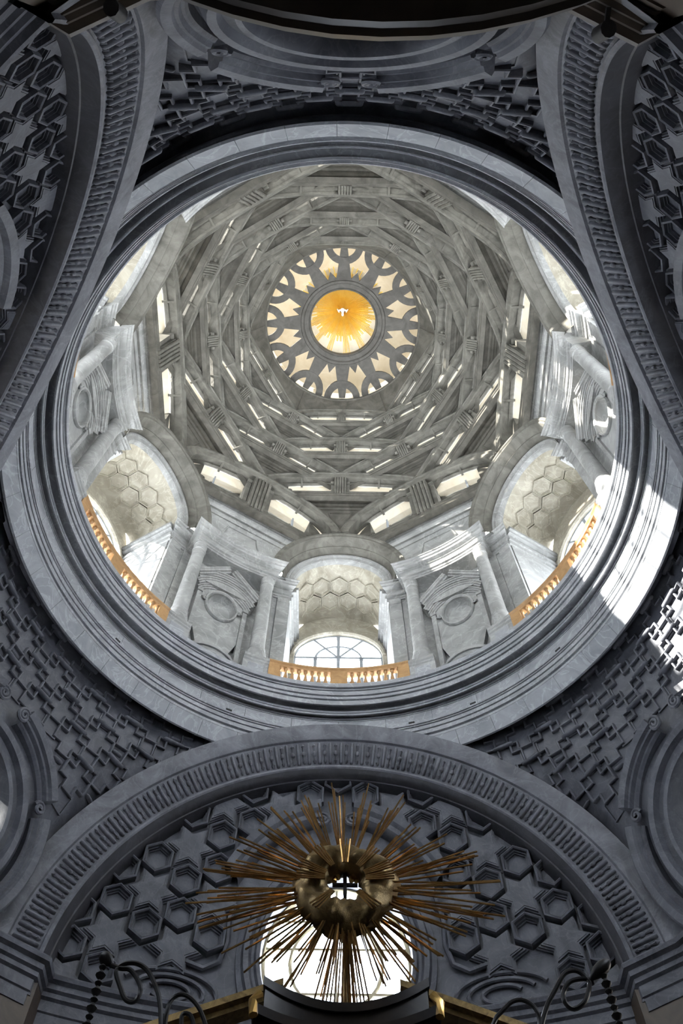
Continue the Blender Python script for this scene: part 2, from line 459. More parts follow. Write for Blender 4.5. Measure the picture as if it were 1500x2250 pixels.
# --- window bays: arch, vault, jambs, window
AR = 2.05
archm = MB()
prof = [(AR + .5, 8.0), (AR + .5, 7.10), (AR + .46, 7.05), (AR + .36, 7.05), (AR + .33, 7.10), (AR + .26, 7.11), (AR + .24, 7.15), (AR + .12, 7.48), (AR + .09, 7.48), (AR, 7.82), (AR + .02, 8.0)]
archm.ringy(prof, -95, 95, 40, (0, 0, ZS))
archm = archm.data('arch_rib', M_RIB, 30)
arch2 = MB().ringy([(AR + .2, 7.80), (AR - .02, 7.80), (AR - .06, 7.78), (AR - .12, 7.80), (AR - .14, 7.86), (AR - .26, 7.88), (AR - .30, 7.94), (AR - .30, 8.1)], -92, 92, 36, (0, 0, ZS), 1.0).data('inner_rib', M_DRUM, 30)
VN0, VN1 = 8.0, 10.4


def vault_pt(t, n):
    k = (n - VN0) / (VN1 - VN0)
    hw = 1.86; rise = 1.76 - .26 * k
    return Vector((hw * sin(t), n, ZS + rise * cos(t)))


vm = MB(); vm.grid([[vault_pt(rad(-90 + 180 * i / 32), VN0 + (VN1 + .2 - VN0) * j / 6) for j in range(7)] for i in range(33)])
vaultm = vm.data('vault', M_VAULT, 40)
jb = []
for sg in (-1, 1):
    q = MB(); q.hexa([(sg * 1.86, 8.3, 22.8), (sg * 2.2, 8.3, 22.8), (sg * 2.2, 10.7, 22.8), (sg * 1.86, 10.7, 22.8), (sg * 1.86, 8.3, 30.02), (sg * 2.2, 8.3, 30.02), (sg * 2.2, 10.7, 30.02), (sg * 1.86, 10.7, 30.02)])
    jb.append(q.data('jamb_wall', M_DRUM))
    q = MB()
    for y, z0, z1 in ((.30, 29.85, 30.02), (.22, 29.68, 29.85), (.12, 29.3, 29.5), (.06, 29.05, 29.3)):
        q.box(*sorted((sg * (1.86 - y), sg * 1.95)), 8.2, 10.4, z0, z1)
    jb.append(q.data('jamb_cornice', M_DRUM))
WZ, WA, WH = 28.85, 1.70, 1.50   # window springing, half width, arch height
bw = MB()
inner = [(-WA, 23.0)] + [(-WA * cos(pi * i / 20), WZ + WH * sin(pi * i / 20)) for i in range(21)] + [(WA, 23.0)]
outer = [(-2.0, 23.0)] + [(-2.0 * cos(pi * i / 20), WZ + 3.0 * sin(pi * i / 20)) for i in range(21)] + [(2.0, 23.0)]
bw.grid([[(x, 10.42, z) for x, z in outer], [(x, 10.42, z) for x, z in inner], [(x, 10.75, z) for x, z in inner]])
backm = bw.data('window_wall', M_VAULT, 40)
wm_ = MB(); pth = [Vector((-WA * 1.03 * cos(pi * i / 20), 10.40, WZ + WH * 1.03 * sin(pi * i / 20))) for i in range(21)]
wm_.tube(pth, .09, 6)
winmould = wm_.data('window_moulding', M_VAULT, 50)


def bars():
    out = []
    def bar(a, b, w=.05):
        mb = MB(); d = (Vector(b) - Vector(a)).normalized(); nn = Vector((-d.z, 0, d.x)) * w
        P = [[Vector(p) + nn * u + Vector((0, y, 0)) for u, y in ((-1, -.05), (1, -.05), (1, .05), (-1, .05))] for p in (a, b)]
        mb.grid(P, cv=True); mb.cap(P[0], True); mb.cap(P[1]); return mb
    Y = 10.6
    out.append(('transom', bar((-WA, Y, WZ), (WA, Y, WZ))))
    for x in (-.88, 0, .88): out.append(('mullion', bar((x, Y, 24.5), (x, Y, WZ), .06)))
    out.append(('mullion', bar((0, Y, WZ), (0, Y, WZ + WH), .06)))
    for sg in (-1, 1): out.append(('mullion', bar((0, Y, WZ), (sg * WA * cos(.95), Y, WZ + WH * sin(.95)), .04)))
    mb = MB(); mb.tube([(-.88 * cos(pi * i / 16), Y, WZ + .78 * sin(pi * i / 16)) for i in range(17)], .05, 5); out.append(('fanlight_arc', mb))
    for z in (27.3, 25.8): out.append(('transom', bar((-WA, Y, z), (WA, Y, z))))
    mb = MB(); mb.tube([(-WA * cos(pi * i / 20), Y, WZ + WH * sin(pi * i / 20)) for i in range(21)], .06, 5); out.append(('frame_arc', mb))
    for sg in (-1, 1): out.append(('frame_side', bar((sg * WA, Y, 24.3), (sg * WA, Y, WZ), .06)))
    return [(n, b.data(n, M_LEAD, 40)) for n, b in out]


BARS = bars()
PANES = []
xs = [-WA, -.88, 0, .88, WA]; zs = [24.3, 25.8, 27.3, WZ]
for i in range(4):
    for j in range(3):
        PANES.append(MB().cap([(xs[i], 10.61, zs[j]), (xs[i + 1], 10.61, zs[j]), (xs[i + 1], 10.61, zs[j + 1]), (xs[i], 10.61, zs[j + 1])]).data('pane', M_GLASS))
angs = [0, .95, pi / 2, pi - .95, pi]
for i in range(4):
    a0, a1 = angs[i], angs[i + 1]; st = [a0 + (a1 - a0) * k / 6 for k in range(7)]
    mb = MB(); mb.cap([(0, 10.61, WZ)] + [(.88 * cos(t), 10.61, WZ + .78 * sin(t)) for t in st]); PANES.append(mb.data('pane', M_GLASS))
    mb = MB(); mb.grid([[(.88 * cos(t), 10.61, WZ + .78 * sin(t)), (WA * cos(t), 10.61, WZ + WH * sin(t))] for t in st]); PANES.append(mb.data('pane', M_GLASS))
# hexagonal coffers of the bay vault
hexr = MB(); P = []
for k in range(6):
    t = rad(60 * k + 30); d = Vector((cos(t), sin(t), 0))
    P.append([d * .40 - Vector((0, 0, .05)), d * .40 + Vector((0, 0, .07)), d * .37 + Vector((0, 0, .07)), d * .36 + Vector((0, 0, .03)), d * .33 + Vector((0, 0, .03)), d * .32 - Vector((0, 0, .01)), d * .29 - Vector((0, 0, .01)), d * .28 - Vector((0, 0, .015))])
hexr.grid(P, cu=True); hexr.cap([p[-1] for p in P])
hexcof = hexr.data('hexagon_coffer', M_VAULT)
for idx, a in enumerate(WIN):
    e = empty('drum_arch', f'round stone arch and coffered barrel recess over the drum window at {clock(a)}', 'arch', 'drum window arches', M=RZ(a) @ DM)
    obj('arch_rib', archm, e); obj('inner_rib', arch2, e); obj('vault', vaultm, e)
    for n_, q in zip(('jamb_wall', 'jamb_cornice', 'jamb_wall', 'jamb_cornice'), jb): obj(n_, q, e)
    if a in (90, 30, 150):
        for row, n_ in enumerate((9.02, 9.66)):
            for k in range(-3, 4):
                t = (k + (.5 if row % 2 else 0)) * .405
                if abs(t) > 1.3: continue
                p = vault_pt(t, n_); ex = (vault_pt(t + .01, n_) - vault_pt(t - .01, n_)).normalized()
                ey = (vault_pt(t, n_ + .01) - vault_pt(t, n_ - .01)).normalized(); ez = ex.cross(ey).normalized()
                if ez.z > 0 or ez.dot(Vector((0, n_, ZS)) - p) < 0: ez = -ez; ey = -ey
                M = Matrix.Identity(4)
                for q in range(3): M[q][0] = ex[q]; M[q][1] = ey[q]; M[q][2] = ez[q]; M[q][3] = p[q] + ez[q] * .02
                obj('hexagon_coffer', hexcof, e, M)
    w = empty(f'window_{idx + 1}', f'large bright fanlight window behind the balustrade at {clock(a)} of the drum', 'window', kind='structure', M=RZ(a) @ DM)
    obj('window_wall', backm, w); obj('window_moulding', winmould, w)
    for n_, q in BARS: obj(n_, q, w)
    for q in PANES: obj('pane', q, w)

# ================================================================== BASKET OF STACKED ARCHES
TR = [7.29, 6.55, 5.87, 5.20, 4.63, 4.10, 3.72]
TH = [33.32, 35.62, 36.68, 37.16, 37.92, 38.42, 39.28]


def fcurve(u): return max(0.0, 1 - abs(u) ** 2.5) ** 0.52


def arch_pt(k, u):
    if k == 0:
        t = u * pi / 2
        return DM @ Vector(((AR + .5) * sin(t), 7.14, ZS + (AR + .5) * cos(t)))
    a = TR[k - 1]; f = fcurve(u)
    return Vector((u * a * .5, a * cos(pi / 6) * (1 - f) + TR[k] * f, TH[k - 1] + (TH[k] - TH[k - 1]) * f))


US = [sin(pi / 2 * (-1 + 2 * i / 32)) for i in range(33)]
R30 = Matrix.Rotation(rad(30), 3, 'Z')
ORD = ['', 'lowest', 'second', 'third', 'fourth', 'fifth', 'topmost']


CWS = [0, .40, .27, .23, .20, .17, .14]


def tier_meshes(k):
    """one lattice arch: deep rib, plaster window head, low strip window, sill, console, apron"""
    out = []
    sc = TR[k] / TR[1]
    th = .34 * sc + .07                      # rib thickness
    b = .74 * sc                             # how far the window stands back
    pts = [arch_pt(k, u) for u in US]
    fr = []
    for i, p in enumerate(pts):
        T = (pts[min(i + 1, 32)] - pts[max(i - 1, 0)]); T.y = 0; T.normalize()
        fr.append((Vector((-T.z, 0, T.x)), Vector((0, 1, 0))))
    q = sc
    rib = MB().sweep(pts, fr, [(0.03, .9 * b), (0.03, -.03), (-.02 * q, -.10 * q), (-.15 * q, -.11 * q), (-.18 * q, -.05 * q), (-.27 * q, -.045 * q), (-th, .02), (-th + .02, .1 * q), (-th + .06 * q, .1 * q), (-th + .12 * q, .50 * b), (-th + .07 * q, .50 * b), (-th + .15 * q, .78 * b), (-.05, .9 * b)])
    out.append(('rib', rib.data('rib', M_RIB, 35)))
    hwid = TR[k - 1] * .5; n0 = TR[k - 1] * cos(pi / 6); nw = n0 + b
    zs_ = TH[k - 1] - .10 * q
    gtop = [p + A * (-th - .02 * q) + Vector((0, b + .14 * q, 0)) for p, (A, B) in zip(pts, fr)]
    mid = [p + A * (-th + .13 * q) + Vector((0, .76 * b, 0)) for p, (A, B) in zip(pts, fr)]
    cl_ = lambda v: Vector((v.x, v.y, max(v.z, zs_)))
    hd = MB().grid([[cl_(a_), cl_(c_)] for a_, c_ in zip(mid, gtop)])
    out.append(('window_head', hd.data('window_head', M_PLAS, 40)))
    for sg in (-1, 1):
        top = [cl_(p) for p in gtop if p.x * sg >= 0 and abs(p.x) < hwid * .93]
        out.append(('pane', MB().grid([[(p.x, p.y, zs_), (p.x, p.y, p.z + .02)] for p in top]).data('pane', M_GLASSB)))
    for x in (-.26, .26):
        xx = x * 2 * hwid; f = fcurve(xx / hwid)
        zt = TH[k - 1] + (TH[k] - TH[k - 1]) * f; yy = n0 * (1 - f) + TR[k] * f
        out.append(('mullion', MB().box(xx - .03, xx + .03, yy + b + .06 * q, yy + b + .13 * q, zs_, zt - th).data('mullion', M_LEAD)))
        out.append(('tie_block', MB().hexa([(xx - .045 * q, yy + .03, zt - th - .02), (xx + .045 * q, yy + .03, zt - th - .02), (xx + .045 * q, yy + .8 * b, zt - th + .06 * q), (xx - .045 * q, yy + .8 * b, zt - th + .06 * q),
                                            (xx - .045 * q, yy + .03, zt - .1), (xx + .045 * q, yy + .03, zt - .1), (xx + .045 * q, yy + .8 * b, zt - .1), (xx - .045 * q, yy + .8 * b, zt - .1)]).data('tie_block', M_RIB)))
    # sill
    L = hwid * .98
    pr = [(nw + .25 * q, .02), (nw - .06 * q, .02), (nw - .12 * q, -.02 * q), (nw - .12 * q, -.07 * q), (nw - .06 * q, -.09 * q), (nw - .05 * q, -.17 * q), (nw + .0 * q, -.19 * q), (nw + .02 * q, -.30 * q), (nw + .25 * q, -.34 * q)]
    P = [[(x, y, zs_ + z) for y, z in pr] for x in (-L, L)]
    si = MB(); si.grid(P, cv=True); si.cap(P[0], True); si.cap(P[1])
    out.append(('sill', si.data('sill', M_BASK)))
    # haunches closing the window at its ends
    for sg in (-1, 1):
        us = [.70, .78, .86, .93, .99]; rows = []
        for y in (-.02, .3 * q):
            rows.append([(sg * u * hwid, nw + y, zs_ - .02) for u in us] + [(sg * u * hwid, nw + y, max(zs_ - .01, TH[k - 1] + (TH[k] - TH[k - 1]) * fcurve(u) - .05)) for u in us[::-1]])
        hb = MB(); hb.grid(rows, cv=True); hb.cap(rows[0], sg < 0); hb.cap(rows[1], sg > 0)
        out.append(('haunch', hb.data('haunch', M_BASK)))
        if k <= 3:
            x0 = sg * .69 * hwid; z0 = zs_ + .16 * q
            vv = MB().tube([(x0 + .15 * q * (1 - t / 20) * cos(t * .6), nw - .06 * q, z0 + .15 * q * (1 - t / 20) * sin(t * .6)) for t in range(18)], .04 * q, 6)
            out.append(('scroll', vv.data('scroll', M_BASK, 50)))
    # console under the crown of the arch
    cw = CWS[k]; za, zb = zs_ - .10 * q, TH[k] - th - .02; ya, yb = nw - .06 * q, TR[k] + .06 * q
    co = MB(); co.hexa([(-cw, ya, za), (cw, ya, za), (cw, nw + .3 * q, za), (-cw, nw + .3 * q, za), (-cw, yb + .06 * q, zb), (cw, yb + .06 * q, zb), (cw, nw + .3 * q, zb), (-cw, nw + .3 * q, zb)])
    nf = 5
    for i in range(nf):
        x = -cw + cw * 2 * (i + .5) / nf; rr = cw / nf * .9
        co.tube([(x, ya - .0 * q, za - .06 * q), (x, ya - .08 * q, za + (zb - za) * .12), (x, (ya * .62 + yb * .38) - .05 * q, za + (zb - za) * .45), (x, yb + .0 * q, zb - (zb - za) * .14), (x, yb - .03 * q, zb)], rr, 6)
    out.append(('console', co.data('console', M_RIB, 40)))
    for sg in (-1, 1):
        vv = MB().hexa([(sg * cw * 1.06, ya + .1 * q, za + .04), (sg * cw * 1.5, ya + .1 * q, za + .04), (sg * cw * 1.5, nw + .3 * q, za + .04), (sg * cw * 1.06, nw + .3 * q, za + .04),
                        (sg * cw * 1.06, yb + .22 * q, zb + .02), (sg * cw * 1.5, yb + .22 * q, zb + .02), (sg * cw * 1.5, nw + .3 * q, zb + .02), (sg * cw * 1.06, nw + .3 * q, zb + .02)])
        vv.tube([(sg * cw * 1.05, yb + .24 * q, zb - .10 * q), (sg * cw * 1.55, yb + .24 * q, zb - .10 * q)], .11 * q, 10)
        out.append(('console_scroll', vv.data('console_scroll', M_RIB, 40)))
    # apron between the two arches below: rises from their shared springing to the sill
    N = 20

    def onap(t, x):
        u = 1 - t ** 1.6; a = R30 @ arch_pt(k - 1, u); bb = Vector((-a.x, a.y, a.z))
        return a.lerp(bb, .5 + .5 * x) + Vector((0, .06 + (b + .04) * t, -.24 * q * t ** 3))
    ap = MB().grid([[onap(i / N, -1 + 2 * j / 8) for j in range(9)] for i in range(N + 1)])
    MA = M_BASK if k > 1 else M_DRUM
    out.append(('apron', ap.data('apron', MA, 40)))
    for t0, t1, dep in ((.66, .70, .05), (.74, .79, .09), (.86, .90, .06)):
        dd = Vector((0, -dep * q, -dep * q * .5)); up = Vector((0, .05, 0))
        a_, b_, c_, d_ = onap(t0, -.93), onap(t0, .93), onap(t1, -.93), onap(t1, .93)
        out.append(('apron_band', MB().hexa([a_ + dd, b_ + dd, b_ + up, a_ + up, c_ + dd, d_ + dd, d_ + up, c_ + up]).data('apron_band', MA)))
    qd = [onap(.58, -.34), onap(.58, .34), onap(.30, .50 if k > 1 else .60), onap(.30, -.50 if k > 1 else -.60)]
    pn = MB()
    for e0, e1 in ((0, 1), (1, 2), (3, 0)):
        pn.tube([qd[e0] + Vector((0, -.01, 0)), qd[e1] + Vector((0, -.01, 0))], .04 * (.3 + .7 * q), 5)
    out.append(('panel_moulding', pn.data('panel_moulding', MA, 40)))
    return out


for k in range(1, 7):
    ms = tier_meshes(k)
    base = 0 if k % 2 else 30
    for j in range(6):
        a = base + 60 * j
        e = empty('lattice_arch', f'segmental stone arch with fluted console, {ORD[k]} tier of the dome lattice, at {clock(a)}', 'arch', f'{ORD[k]} tier of lattice arches', M=RZ(a))
        for n_, me in ms:
            if n_ == 'console_scroll': obj(n_, me, con)
            elif n_ == 'console': con = obj(n_, me, e)
            else: obj(n_, me, e)

# collar closing the basket under the star
RS, HS = 3.45, 40.22
cl = MB(); rows = []
for j in range(6):
    for i, u in enumerate(US[:-1]):
        p = Matrix.Rotation(rad(60 * j), 3, 'Z') @ arch_pt(6, -u)
        ang = math.degrees(math.atan2(p.y, p.x))
        rows.append((ang, p))
P = []
for ang, p in rows:
    q = pol(RS + .04, ang, HS - .25)
    P.append([p + Vector((p.x, p.y, 0)).normalized() * .05, p.lerp(q, .5), q, pol(RS - .02, ang, HS - .22), pol(RS - .03, ang, HS - .12), pol(RS + .03, ang, HS - .10), pol(RS + .03, ang, HS), pol(RS + .5, ang, HS + .02)])
cl.grid(P, cu=True)
tag(obj('star_collar', cl.data('star_collar', M_BASK, 35)), 'dark grey stone collar just outside the twelve-pointed star', 'collar')

# ================================================================== STAR AND LANTERN
star = empty('star_ring', 'dark twelve-pointed pierced stone star around the yellow disc', 'star', M=Matrix.Translation((0.03, 0, 40.33)) @ Matrix.Scale(1.046, 4))


def prism(poly, z0, z1, zf=None):
    mb = MB(); P = [[(x, y, z + (zf(x, y) if zf else 0)) for x, y in poly] for z in (z0, z1)]
    mb.grid(P, cv=True); mb.cap(P[0], True); mb.cap(P[1]); return mb


slope = lambda x, y: max(0, (3.24 - math.hypot(x, y))) * .26
obj('inner_ring', MB().lathe([(1.90, .40), (1.84, .32), (1.74, .34), (1.70, .42), (1.52, .46), (1.48, .42), (1.43, .46), (1.43, .80), (1.90, .80)], 64).data('inner_ring', M_STAR, 30), star)
rayp = prism([(-.34, 1.78), (.34, 1.78), (.12, 3.42), (-.12, 3.42)], 0, .16, slope).data('ray', M_STAR)
toothp = prism([(-.26, 1.80), (.26, 1.80), (0, 2.28)], 0.02, .16, slope).data('tooth', M_STAR)
hr2 = MB(); P = []
for i in range(17):
    t = rad(-8 + 196 * i / 16); c, s = cos(t), -sin(t)
    P.append([(r * c, 3.36 + r * s, z + slope(r * c, 3.36 + r * s)) for r, z in ((.82, 0), (.52, 0), (.52, .16), (.82, .16))])
hr2.grid(P, cv=True); hr2.cap(P[0]); hr2.cap(P[-1])
hrm = hr2.data('half_ring', M_STAR, 30)
for i in range(12):
    R = Matrix.Rotation(rad(30 * i), 4, 'Z')
    obj('ray', rayp, star, R); obj('half_ring', hrm, star, R)
    obj('tooth', toothp, star, Matrix.Rotation(rad(30 * i + 15), 4, 'Z'))
# lantern shell
lan = empty('wall_lantern', 'pale beige plaster lantern vault seen through the pierced star', 'wall', kind='structure', M=Matrix.Translation((0, 0, 40.33)) @ Matrix.Scale(1.046, 4))
pier = arcblock([(3.55, .05), (3.55, 1.55), (3.9, 1.55), (3.9, .05)], 90 - 6.5, 90 + 6.5, 3).data('lantern_pier', M_PLAS, 30)
for i in range(12): obj('lantern_pier', pier, lan, Matrix.Rotation(rad(30 * i + 15), 4, 'Z'))
lp = MB().grid([[pol(3.72, 81 + 4.5 * i, z) for z in (.02, 1.56)] for i in range(5)]).data('pane', M_GLASSB)
for i in range(12): obj('pane', lp, lan, Matrix.Rotation(rad(30 * i), 4, 'Z'))
obj('lantern_floor', MB().lathe([(3.3, .02), (3.95, .02), (3.95, -.2)], 60).data('lantern_floor', M_PLAS, 30), lan)
obj('lantern_vault', MB().lathe([(3.95, 1.5), (3.5, 1.5), (3.5, 1.7)] + [(3.5 * cos(t), 1.7 + 1.1 * sin(t)) for t in [pi / 2 * i / 10 for i in range(1, 10)]] + [(0.01, 2.8)], 60).data('lantern_vault', M_PLAS, 40), lan)
# golden sunburst with dove, hung under the vault
sbst = empty('dove_sunburst', 'yellow gilded sunburst with a white dove in the round eye of the dome', 'sunburst', M=Matrix.Translation((.0, -.42, 41.5)) @ Matrix.Scale(1.046, 4))
obj('backing_disc', MB().lathe([(0.001, .16), (1.9, .10), (1.9, .16), (0.001, .2)], 48).data('backing_disc', M_PLAS, 40), sbst)
def raymesh(L, w):
    mb = MB(); P = [[(-w * .3, .12, .02), (w * .3, .12, .02), (0, .12, -.03)], [(-w, L, .04), (w, L, .04), (0, L, .0)]]
    mb.grid(P, cv=True); mb.cap(P[0]); mb.cap(P[1], True); return mb.data('gold_ray', M_RAYS)
RM = [raymesh(L, .019) for L in (.9, 1.15, 1.4, 1.65, 1.95)]
nr = 168
for i in range(nr):
    a = 360 * i / nr
    d = ((a - 270 + 180) % 360) - 180           # 0 = the side above the dove in the photo
    b = abs((a % 24) - 12)
    if abs(d) < 80: L = 3 if i % 3 else 4
    elif b < 5: L = 4
    else: L = 2 if i % 3 else 1
    obj('gold_ray', RM[L], sbst, Matrix.Rotation(rad(a - 90), 4, 'Z') @ Matrix.Translation((0, 0, .06 + (i % 3) * .014)))
dv = MB()
dv.lathe([(0.001, -.10), (.05, -.09), (.075, -.03), (.05, .04), (0.001, .06)], 10, (0, 0, -.02))
for sg in (-1, 1):
    for q in range(4):
        dv.tube([(sg * .04, -.02 - q * .015, -.04), (sg * (.13 + .025 * q), -.06 + .02 * q, -.05), (sg * (.17 + .02 * q), .06 - .05 * q, -.05)], .026, 5)
dv.tube([(0, .05, -.04), (0, .16, -.05), (0, .22, -.05)], .045, 6, taper=[.04, .06, .03])
dv.tube([(0, -.05, -.05), (0, -.13, -.06)], .035, 6)
obj('dove', dv.data('dove', M_DOVE, 50), sbst, label='small white spread-winged dove')

# ================================================================== GREAT ARCHES
ZC = 13.27
ARCH = [90, 210, 330]
ga = MB().ringy([(7.52, 8.7), (7.50, 7.44), (7.47, 7.41), (7.06, 7.56), (7.02, 7.59), (7.02, 7.66)], -97, 97, 96, (0, 0, ZC)).data('outer_band', M_ARCH, 25)
gb = MB().ringy([(7.02, 7.58), (7.01, 7.65), (6.40, 8.02), (6.36, 7.95), (6.31, 7.96), (6.28, 8.01)], -97, 97, 96, (0, 0, ZC)).data('ornament_band', M_ARCH, 25)
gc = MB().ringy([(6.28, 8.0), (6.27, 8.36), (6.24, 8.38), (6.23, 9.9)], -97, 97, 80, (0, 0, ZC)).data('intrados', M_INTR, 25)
# ornaments in a frame: local x along the arch, local y across the band, local z out of it
tg = MB(); P = []
for y, k in ((-.31, .02), (-.30, .7), (-.26, 1), (.26, 1), (.30, .7), (.31, .02)):
    P.append([(.050 * k * cos(pi * q / 5), y, .095 * k * sin(pi * q / 5)) for q in range(6)])
tg.grid(P)  # half-round rod with rounded ends
tongue = tg.data('tongue', M_ARCH, 60)
sp = MB()
prof = [(0.001, -.30), (.02, -.29), (.055, -.21), (.025, -.20), (.02, -.08), (.06, -.045), (.062, .0), (.05, .05), (.02, .07), (.03, .18), (.055, .22), (0.001, .30)]
P = [[(.88 * r * cos(2 * pi * i / 8), z, .03 + 1.1 * r * sin(2 * pi * i / 8)) for r, z in prof] for i in range(8)]
sp.grid(P, cu=True)
spindle = sp.data('spindle', M_ARCH, 45)
dR, dn = 7.01 - 6.40, 7.65 - 8.02
for a in ARCH:
    T = RZ(a)
    e = empty('great_arch', f'great dark grey arch with tongue-and-spindle band, at {clock(a)} under the ring', 'arch', 'great arches', M=T)
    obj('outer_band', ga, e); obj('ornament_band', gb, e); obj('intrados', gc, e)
    N = 142
    for i in range(N):
        ph = rad(-91 + 182 * (i + .5) / N)
        R0 = 6.705; n0 = 7.835
        p = Vector((R0 * sin(ph), n0, ZC + R0 * cos(ph)))
        if not inframe(T @ p, 30): continue
        rv = Vector((sin(ph), 0, cos(ph)))
        ex = Vector((cos(ph), 0, -sin(ph)))
        ey = (rv * dR + Vector((0, dn, 0))).normalized()
        ez = ex.cross(ey).normalized()
        if ez.y > 0: ez = -ez; ex = -ex
        M = Matrix.Identity(4)
        for q in range(3): M[q][0] = ex[q]; M[q][1] = ey[q]; M[q][2] = ez[q]; M[q][3] = p[q]
        obj('tongue' if i % 2 else 'spindle', tongue if i % 2 else spindle, e, M)

# ================================================================== LUNETTES WITH STAR AND HEXAGON COFFERS
def lun_n(s, z=14.0): return -6.45 + sqrt(16.5 ** 2 - s * s) - .036 * max(0, z - 13.27) ** 2


WC, WR, EV = 15.0, 1.78, 1.2
HX = .98
hp = MB(); P = []
for k in range(6):
    t = rad(60 * k + 90); d = Vector((cos(t), sin(t), 0))
    P.append([d * r + Vector((0, 0, z)) for r, z in ((.485, -.06), (.485, .16), (.465, .25), (.42, .27), (.385, .24), (.38, .13), (.34, .13), (.335, .06), (.30, .06), (.295, 0.0))])
hp.grid(P, cu=True); hp.cap([p[-1] for p in P])
hexm = hp.data('hexagon_coffer', M_DARK)
stp = MB(); P = []
for k in range(12):
    t = rad(30 * k); r0 = .849 if k % 2 == 0 else .49
    d = Vector((cos(t), sin(t), 0)) * r0
    P.append([d * r + Vector((0, 0, z)) for r, z in ((.93, -.06), (.93, .06), (.85, .06), (.85, .13), (.76, .13), (.76, .20), (.67, .20), (.66, .22))])
stp.grid(P, cu=True); stp.cap([p[-1] for p in P])
starm = stp.data('star_panel', M_DARK)
lw = MB(); rows = []
for i in range(49):
    t = rad(-92 + 184 * i / 48)
    row = []
    for j in range(25):
        q = j / 24
        hole = Vector((WR * sin(t * 1.95), WC + EV * WR * cos(t * 1.95)))
        far = Vector((6.45 * sin(t), ZC + 6.45 * cos(t)))
        v = hole.lerp(far, q)
        row.append((v.x, lun_n(v.x, v.y) + .03, v.y))
    rows.append(row)
lw.grid(rows)
lunm = lw.data('lunette_wall', M_DARK, 30)


def lframe(R0, a0, a1, prof, n=40):
    mb = MB(); P = []
    for i in range(n + 1):
        t = rad(a0 + (a1 - a0) * i / n); P.append([((R0 + r) * sin(t), lun_n((R0 + r) * sin(t), WC + EV * (R0 + r) * cos(t)) - y, WC + EV * (R0 + r) * cos(t)) for r, y in prof])
    mb.grid(P)
    return mb


lf = [('frame_moulding', lframe(WR, -130, 130, [(0, -.6), (0, .05), (.03, .14), (.12, .16), (.18, .08), (.24, .08), (.30, .18), (.42, .2), (.48, .1), (.6, .06), (.62, -.05)]).data('frame_moulding', M_DARK, 35)),
      ('hood_moulding', lframe(2.9, 8, 60, [(0, -.05), (0, .2), (.06, .3), (.16, .3), (.2, .42), (.36, .44), (.40, .3), (.40, -.05)], 20).data('hood_moulding', M_DARK, 35)),
      ('hood_moulding', lframe(2.9, -60, -8, [(0, -.05), (0, .2), (.06, .3), (.16, .3), (.2, .42), (.36, .44), (.40, .3), (.40, -.05)], 20).data('hood_moulding', M_DARK, 35))]
for sg in (-1, 1):
    mb = MB(); mb.tube([(sg * (.42 + .26 * (1 - q / 26) * cos(q * .55)), 8.85, WC + 3.5 + .26 * (1 - q / 26) * sin(q * .55)) for q in range(24)], .05, 6)
    lf.append(('volute', mb.data('volute', M_DARK, 50)))
    # strap scrolls at the foot of the lunette
    for r_ in (1.0, .72, .42):
        pth = []
        for q in range(26):
            t = q / 25 * 2 * pi * .86 + .3
            x = 3.75 + (1.05 * r_) * cos(t); z = 13.85 + .52 * r_ * sin(t)
            pth.append((sg * x, lun_n(x, z) - .06, z))
        mb = MB(); mb.tube(pth, .055, 6); lf.append(('strap_scroll', mb.data('strap_scroll', M_DARK, 50)))
    pth = [(sg * x, lun_n(x, z) - .08, z) for x, z in ((2.45, 16.6), (2.62, 15.8), (2.6, 15.2), (2.75, 14.7), (3.1, 14.5), (3.5, 14.6))]
    mb = MB(); mb.tube(pth, .07, 6); lf.append(('side_moulding', mb.data('side_moulding', M_DARK, 50)))
lbars = []
Y = 9.95
for a_, b_ in (((-WR, 15.3), (WR, 15.3)), ((0, 12.9), (0, 17.1)), ((-WR, 14.1), (WR, 14.1)), ((-1.5, 16.1), (1.5, 16.1))):
    lbars.append(('window_bar', MB().tube([(a_[0], Y, a_[1]), (b_[0], Y, b_[1])], .045, 5).data('window_bar', M_CREAM, 50)))
lbars.append(('window_bar', MB().tube([(1.1 * cos(2 * pi * i / 24), Y, 14.9 + 1.25 * sin(2 * pi * i / 24)) for i in range(24)], .05, 5, True).data('window_bar', M_CREAM, 50)))
lbars.append(('window_rim', MB().tube([(WR * .985 * cos(2 * pi * i / 40), Y, WC + EV * WR * .985 * sin(2 * pi * i / 40)) for i in range(40)], .07, 5, True).data('window_rim', M_CREAM, 50)))
lpan = []
for (x0, x1) in ((-WR, -0.01), (0.01, WR)):
    for (z0, z1) in ((12.7, 15.3), (15.3, 17.2)):
        lpan.append(MB().cap([(x0, 10.1, z0), (x1, 10.1, z0), (x1, 10.1, z1), (x0, 10.1, z1)]).data('pane', M_GLASSD))
